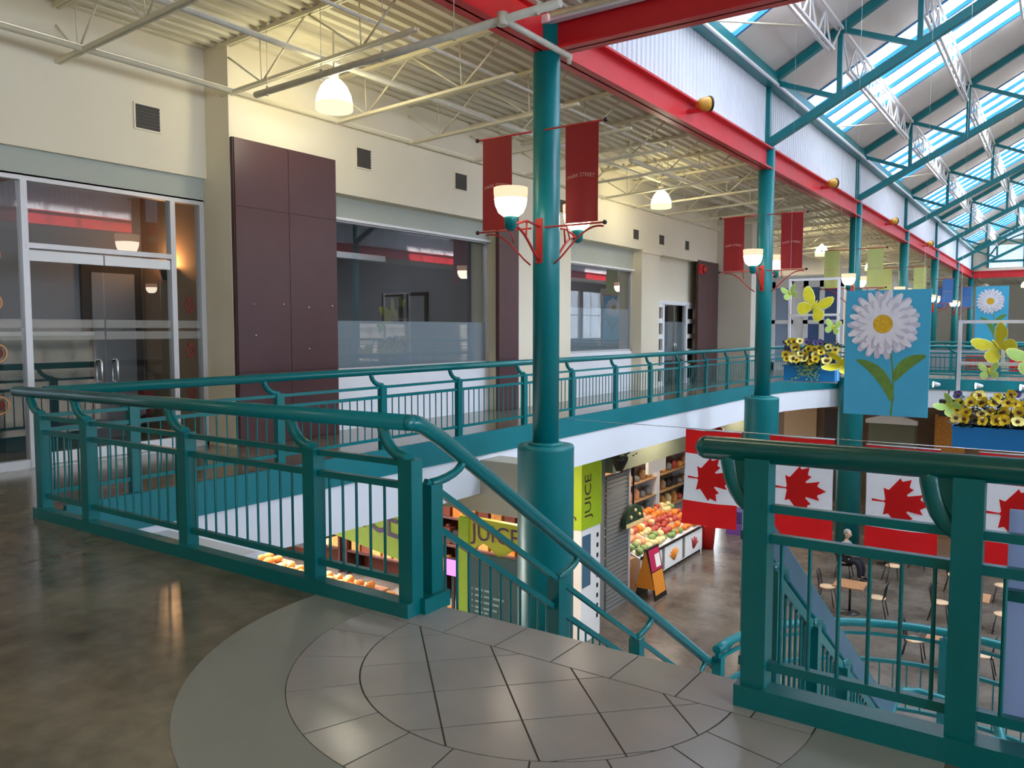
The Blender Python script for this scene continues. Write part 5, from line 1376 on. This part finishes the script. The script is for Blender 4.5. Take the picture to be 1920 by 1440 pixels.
# A-board, bins, boxes
t = thing('sandwich_board', 'pink and orange sandwich board standing in front of the produce shop', 'sign', (-9.0, 19.6, GZ))
for s in (-1, 1):
    MB().add([(-9.0 + s * .3, 19.25, GZ), (-9.0 + s * .3, 20.0, GZ), (-9.0 + s * .03, 20.0, GZ + 1.35), (-9.0 + s * .03, 19.25, GZ + 1.35), (-9.0 + s * .27, 19.25, GZ), (-9.0 + s * .27, 20.0, GZ), (-9.0 + s * .0, 20.0, GZ + 1.35), (-9.0 + s * .0, 19.25, GZ + 1.35)],
             [(0, 1, 2, 3), (7, 6, 5, 4), (0, 4, 5, 1), (1, 5, 6, 2), (2, 6, 7, 3), (3, 7, 4, 0)]).build('board_leaf', M['black'], t)
    P = lambda yy, f, o=.012: (-9.0 + s * (.3 - .27 * f + o), yy, GZ + 1.35 * f)
    MB().add([P(19.3, .55), P(19.95, .55), P(19.95, .97), P(19.3, .97)], [(0, 1, 2, 3)], 0).add([P(19.3, .1), P(19.95, .1), P(19.95, .53), P(19.3, .53)], [(0, 1, 2, 3)], 1).add([P(19.62, .6, .014), P(19.92, .6, .014), P(19.92, .85, .014), P(19.62, .85, .014)], [(0, 1, 2, 3)], 2).build('board_print', [M['pink'], M['print_orange'], M['paper']], t)
    MB().add([(-9.0 + .28, 19.24, GZ + .3), (-9.0 - .28, 19.24, GZ + .3), (-8.995, 19.24, GZ + 1.33)], [(0, 1, 2)]).build('board_print', M['print_orange'], t) if s > 0 else None
t = thing('waste_bin', 'red bin at the end of the produce stand', 'bin', (-9.5, 25.0, GZ))
MB().lathe([(.2, GZ), (.26, GZ + .75), (.28, GZ + .78)], (-9.5, 25.05, 0), 20).build('bin_body', M['binred'], t); MB().lathe([(.24, GZ + .76), (.0, GZ + .74)], (-9.5, 25.05, 0), 20).build('bin_liner', M['dark'], t)
t = thing('waste_bin', 'black square waste bin standing left of the near right railing post', 'bin', (-5.75, 18.5, GZ))
MB().box(-6.05, -5.45, 18.2, 18.8, GZ, GZ + .9).build('bin_body', M['black'], t); MB().box(-6.08, -5.42, 18.17, 18.83, GZ + .92, GZ + 1.1).build('bin_lid', M['black'], t); MB().box(-6.0, -5.5, 18.16, 18.2, GZ + .88, GZ + .93).build('bin_flap', M['steel'], t)
for i, (x, y, z, m) in enumerate(((-9.3, 27.6, 0, 'violet'), (-9.35, 27.65, .42, 'purple'), (-8.7, 28.2, 0, 'violet'), (-9.3, 28.5, 0, 'black'))):
    simple('crate', MB().box(x - .35, x + .35, y - .4, y + .4, GZ + z, GZ + z + .4), m, ('violet crate on the floor behind the left flag', 'dark purple crate stacked on the violet crate behind the left flag', 'violet crate right of the stacked pair behind the left flag', 'black crate behind the violet ones')[i], 'crate')
# far lower shopfronts
simple('pavilion', MB().box(-6.2, -4.6, 33.2, 33.9, GZ, -2.1).prism([(-6.2, 33.2), (-4.6, 33.2), (-4.6, 33.9), (-6.2, 33.9)], -2.1, -2.02), 'olive', 'olive shop unit behind the third column on the lower floor', 'shop unit')
xzprism(MB(), [(-6.3, -2.0), (-4.5, -2.0), (-4.5, -1.85), (-5.4, -1.6), (-6.3, -1.85)], 33.1, 33.3).build('x', M['white']) and None
o = bpy.data.objects['x']; o.name = 'shop_pediment'; tag(o, 'white pediment over the olive shop unit', 'pediment', None, 'thing'); recentre(o)
simple('wood_door', MB().box(-4.0, -3.0, 33.8, 33.95, GZ, -1.6), 'bread', 'orange brown door on the lower floor behind the poster', 'door')
for i, xa in enumerate((-11.5, -9.6, -8.0)):
    simple('shopfront_glazing', MB().box(xa, xa + 1.3, 33.85, 33.97, GZ + .3, -1.6), ('dark', 'interior', 'dark')[i], '%s lower shop pane beyond the second column' % ('dark left', 'pale middle', 'dark right')[i], 'shop pane')

# cafe tables and chairs
def cafe_chair():
    t = thing('cafe_chair', '', 'chair', (0, 0, 0), group='cafe chairs on the lower floor')
    MB().lathe([(.17, .435), (.2, .44), (.205, .455), (.2, .47), (.0, .472)], (0, 0, 0), 24).build('seat', M['wood'], t, world=False)
    for sx in (-1, 1):
        MB().tube([(sx * .15, -.14, .44), (sx * .19, -.21, 0)], .014, 8).build('leg', M['black'], t, world=False)
        MB().tube([(sx * .14, .15, .44), (sx * .18, .24, 0)], .014, 8).build('leg', M['black'], t, world=False)
    pts = [(-.16, .16, .44), (-.165, .19, .62), (-.16, .215, .78)] + [(-.16 * math.cos(a), .225 + .02 * math.sin(a), .78 + .11 * math.sin(a)) for a in [PI * i / 10 for i in range(1, 10)]] + [(.16, .215, .78), (.165, .19, .62), (.16, .16, .44)]
    MB().tube(pts, .014, 8).build('back_frame', M['black'], t, world=False)
    b = MB()
    for x in (-.06, .06): b.tube([(x, .17, .46), (x * .9, .2, .65), (x * .8, .23, .88)], .009, 6)
    b.build('back_slat', M['black'], t, world=False)
    return t
def cafe_table():
    t = thing('cafe_table', '', 'table', (0, 0, 0), group='cafe tables on the lower floor')
    MB().box(-.36, .36, -.36, .36, .72, .75).build('tabletop', M['wood2'], t, world=False)
    MB().lathe([(.03, .05), (.03, .72)], (0, 0, 0), 12).build('column', M['black'], t, world=False)
    MB().lathe([(.24, 0), (.24, .015), (.08, .045), (.03, .06)], (0, 0, 0), 20).build('foot', M['black'], t, world=False)
    return t
ct = None
for x, y, lab in ((-4.3, 21.3, 'cafe table left of centre, in front of the seated person'), (-4.35, 26.4, 'cafe table behind the seated person, under the third flag'), (-1.65, 22.0, 'cafe table hidden mostly behind the near right railing post'),
                  (-1.75, 24.6, 'cafe table with a cup, under the right-hand flag'), (-1.85, 18.7, 'cafe table nearest the stair landing, its foot showing by the railing post')):
    if ct is None: ct = cafe_table(); o = ct
    else: o = dup(ct, (x, y, GZ))
    o.location = (x, y, GZ); o['label'] = lab
cc = None
H2 = PI / 2
for x, y, rz, lab in ((-3.7, 21.5, -H2, 'cafe chair right of the table in front of the seated person'), (-4.95, 21.7, H2, 'cafe chair left of the table in front of the seated person'), (-5.1, 24.4, H2, 'cafe chair the person is sitting on'),
                      (-3.85, 24.7, H2 + .5, 'cafe chair right of the seated person, its back hidden by the railing'), (-3.5, 26.6, -H2, 'cafe chair under the third flag'),
                      (-2.35, 22.0, H2, 'cafe chair facing right, just left of the near right railing post'), (-2.3, 24.7, H2, 'cafe chair behind the one left of the railing post'),
                      (-1.15, 24.4, -H2, 'cafe chair at the table with the cup, under the right-hand flag'), (-1.0, 21.9, -H2, 'cafe chair facing left, right of the near right railing post'),
                      (-2.5, 19.0, H2, 'cafe chair nearest the curved landing railing'), (-1.2, 18.9, -H2, 'cafe chair low at the right, behind the curved landing railing')):
    rz = rz
    if cc is None: cc = cafe_chair(); o = cc
    else: o = dup(cc, (x, y, GZ), rz)
    o.location = (x, y, GZ); o.rotation_euler = (0, 0, rz); o['label'] = lab
t = thing('cup', 'dark cup on the cafe table under the right-hand flag', 'cup', (-1.6, 24.5, GZ + .75))
MB().lathe([(.03, GZ + .75), (.042, GZ + .86), (.042, GZ + .87)], (-1.6, 24.5, 0), 14).build('cup_body', M['paper'], t); MB().lathe([(.044, GZ + .87), (.03, GZ + .89), (.0, GZ + .89)], (-1.6, 24.5, 0), 14).build('cup_lid', M['black'], t)

# the seated person, seen from above between the flags
def skin_obj(name, joints, edges, mats, parent, root=0, sub=2):
    me = bpy.data.meshes.new(name); me.from_pydata([j[0] for j in joints], edges, []); me.update()
    o = bpy.data.objects.new(name, me); COL.objects.link(o); o.parent = parent
    md = o.modifiers.new('skin', 'SKIN'); md.use_smooth_shade = True
    for i, j in enumerate(joints):
        d = me.skin_vertices[0].data[i]; d.radius = (j[1], j[1] if len(j) < 3 else j[2]); d.use_root = (i == root)
    s = o.modifiers.new('sub', 'SUBSURF'); s.levels = sub; s.render_levels = sub
    me.materials.append(mats); return o
pt = thing('person', 'person in a grey top and dark trousers sitting on a cafe chair', 'person', (-5.1, 24.4, GZ))
pt.rotation_euler = (0, 0, -0.2)
# local frame: facing +x, seat height .47
J = [((0, 0, .56), .13, .15), ((.01, 0, .72), .125, .15), ((.02, 0, .88), .13, .17), ((.03, 0, 1.0), .1, .16), ((.04, 0, 1.08), .05), ((.06, 0, 1.16), .05),
     ((.03, .17, .98), .055), ((.1, .22, .76), .045), ((.30, .14, .70), .035), ((.38, .11, .70), .03), ((.03, -.17, .98), .055), ((.1, -.22, .76), .045), ((.30, -.14, .70), .035), ((.38, -.11, .70), .03),
     ((.05, .1, .54), .095), ((.44, .12, .53), .07), ((.50, .12, .28), .055), ((.48, .12, .07), .042), ((.05, -.1, .54), .095), ((.44, -.12, .53), .07), ((.50, -.12, .28), .055), ((.48, -.12, .07), .042),
     ((.56, .12, .035), .035), ((.64, .12, .03), .03), ((.56, -.12, .035), .035), ((.64, -.12, .03), .03)]
E_ = [(0, 1), (1, 2), (2, 3), (3, 4), (4, 5), (3, 6), (6, 7), (7, 8), (8, 9), (3, 10), (10, 11), (11, 12), (12, 13), (0, 14), (14, 15), (15, 16), (16, 17), (0, 18), (18, 19), (19, 20), (20, 21), (17, 22), (22, 23), (21, 24), (24, 25)]
body = skin_obj('body', J, E_, M['skin'], pt)
def scaled(idx, f, extra=()):
    return [(J[i][0], *[v * f + .012 for v in J[i][1:]]) for i in idx]
top_i = [0, 1, 2, 3, 4, 6, 7, 8, 10, 11, 12]; mp = {k: i for i, k in enumerate(top_i)}
skin_obj('shirt', scaled(top_i, 1.14), [(mp[a], mp[c]) for a, c in E_ if a in mp and c in mp], M['greyshirt'], pt)
leg_i = [0, 14, 15, 16, 17, 18, 19, 20, 21]; mp = {k: i for i, k in enumerate(leg_i)}
skin_obj('trousers', scaled(leg_i, 1.16), [(mp[a], mp[c]) for a, c in E_ if a in mp and c in mp], M['darkpants'], pt)
for s in (-1, 1):
    skin_obj('shoe', [((.47, s * .12, .05), .05), ((.56, s * .12, .045), .048), ((.66, s * .12, .035), .036)], [(0, 1), (1, 2)], M['black'], pt, sub=1)
    b = MB()
    for q in range(4): b.tube([(.37, s * (.11 - .022 * q + .03), .70), (.43, s * (.11 - .024 * q + .03), .705), (.46 - abs(q - 1.5) * .008, s * (.11 - .024 * q + .03), .69)], [.011, .010, .008], 6)
    b.tube([(.36, s * .085, .70), (.40, s * .06, .71), (.43, s * .055, .705)], [.012, .011, .009], 6)
    b.build('fingers', M['skin'], pt, world=False)
b = MB().lathe([(.0001, -.125), (.05, -.115), (.075, -.07), (.088, 0), (.092, .05), (.075, .1), (.04, .122), (.0001, .128)], (.075, 0, 1.27), 18)
b.tube([(.165, 0, 1.285), (.185, 0, 1.25), (.165, 0, 1.238)], [.012, .018, .01], 8)
b.box(.155, .163, -.025, .025, 1.205, 1.215)
for s in (-1, 1): b.ball((.15, s * .032, 1.285), .012, 8, 6); b.ball((.07, s * .092, 1.265), .022, 8, 6)
b.build('head', M['skin'], pt, world=False)
b = MB().lathe([(.098, -.02), (.1, .05), (.083, .105), (.045, .132), (.0001, .138)], (.055, 0, 1.275), 18); b.build('hair', M['hair'], pt, world=False)

# ================================================================= light
w = bpy.data.worlds.new('World'); S.world = w; w.use_nodes = True
bg = w.node_tree.nodes['Background']; bg.inputs['Color'].default_value = (*lin((226, 240, 255)), 1); bg.inputs['Strength'].default_value = WORLD
def light(name, kind, loc, power, col, size=0.5, size_y=None, rot=(0, 0, 0), portal=False):
    l = bpy.data.lights.new(name, kind); l.energy = power; l.color = lin(col)
    if kind == 'AREA':
        l.size = size
        if size_y: l.shape = 'RECTANGLE'; l.size_y = size_y
        if portal: l.cycles.is_portal = True
    else: l.shadow_soft_size = size
    o = bpy.data.objects.new(name, l); COL.objects.link(o); o.location = loc; o.rotation_euler = rot; return o
ang = math.atan(SL)
sd = Vector((0.82, 0.12, -0.56)); so = light('sun', 'SUN', (-20, 20, 30), SUN, (255, 248, 236)); so.data.angle = 0.02; so.rotation_euler = sd.to_track_quat('-Z', 'Y').to_euler()
for k in range(6):
    for s in (-1, 1):
        xm = XR + s * 3.6; zm = ZE + SL * (3.5)
        light('skylight_portal', 'AREA', (xm, YK[k] + 4.45, zm + .15), 1, (255, 255, 255), 7.8, 3.9, (0, s * ang, 0), True)
light('window_portal', 'AREA', (13.15, 2.7, 2.75), 1, (255, 255, 255), 3.7, 16.6, (0, PI / 2, 0), True)  # portal for the unseen bays added to brighten the landing
light('window_portal', 'AREA', (13.15, 58, 2.75), 1, (255, 255, 255), 3.7, 28, (0, PI / 2, 0), True)
for i, (x, y, z, _) in enumerate(dl[:4] + dl[5:]):
    light('pendant_bulb', 'POINT', (x, y, z - 0.12), 20, (255, 248, 222), 0.2)
for y in (13.0, 20.0, 27.0): light('soffit_light', 'AREA', (-8.4, y, -0.9), 70, (255, 236, 214), 0.6, 2.0)
light('bakery_light', 'AREA', (-16.5, 14.6, -1.0), 120, (255, 176, 100), 6.0, 2.0)
light('bakery_light', 'AREA', (-11, 12.4, -1.0), 40, (255, 176, 100), 1.5, 1.5)
light('produce_light', 'AREA', (-10.6, 22.8, -1.0), 120, (255, 240, 220), 1.2, 7.0)
light('sconce_light', 'POINT', (-10.75, 6.74, 2.52), 14, (255, 190, 130), 0.06)
light('shop_light', 'AREA', (-10.8, 2.0, 3.9), 22, (236, 240, 250), 1.2, 4.0)
light('shop_light', 'AREA', (-12.0, 10.5, 3.9), 22, (236, 240, 255), 1.5, 3.0)
light('shop_light', 'AREA', (-12.0, 17.0, 3.9), 22, (236, 240, 255), 1.5, 3.0)
light('far_light', 'AREA', (-8.0, 40, 4.5), 120, (255, 236, 200), 2.0, 14.0)
light('lower_light', 'AREA', (3.0, 31, -0.95), 150, (255, 236, 214), 8.0, 3.0)

# ================================================================= camera
cam = bpy.data.cameras.new('Camera'); co = bpy.data.objects.new('Camera', cam); COL.objects.link(co)
cam.sensor_width = 36.0; cam.lens = 1505 / 1920 * 36.0; cam.clip_start = 0.05; cam.clip_end = 300
co.location = (0, 0, 1.58); co.rotation_euler = (math.radians(90 - 3.8772), 0, math.radians(34.6614))
S.camera = co
S.view_settings.view_transform = 'Standard'; S.view_settings.look = 'None'; S.view_settings.gamma = 1.0; S.view_settings.use_curve_mapping = False
S.view_settings.exposure = EXPO
S.cycles.max_bounces = 10; S.cycles.diffuse_bounces = 5; S.cycles.glossy_bounces = 4; S.cycles.transparent_max_bounces = 16; S.cycles.transmission_bounces = 4
S.cycles.caustics_reflective = False; S.cycles.caustics_refractive = False; S.cycles.sample_clamp_indirect = 6.0
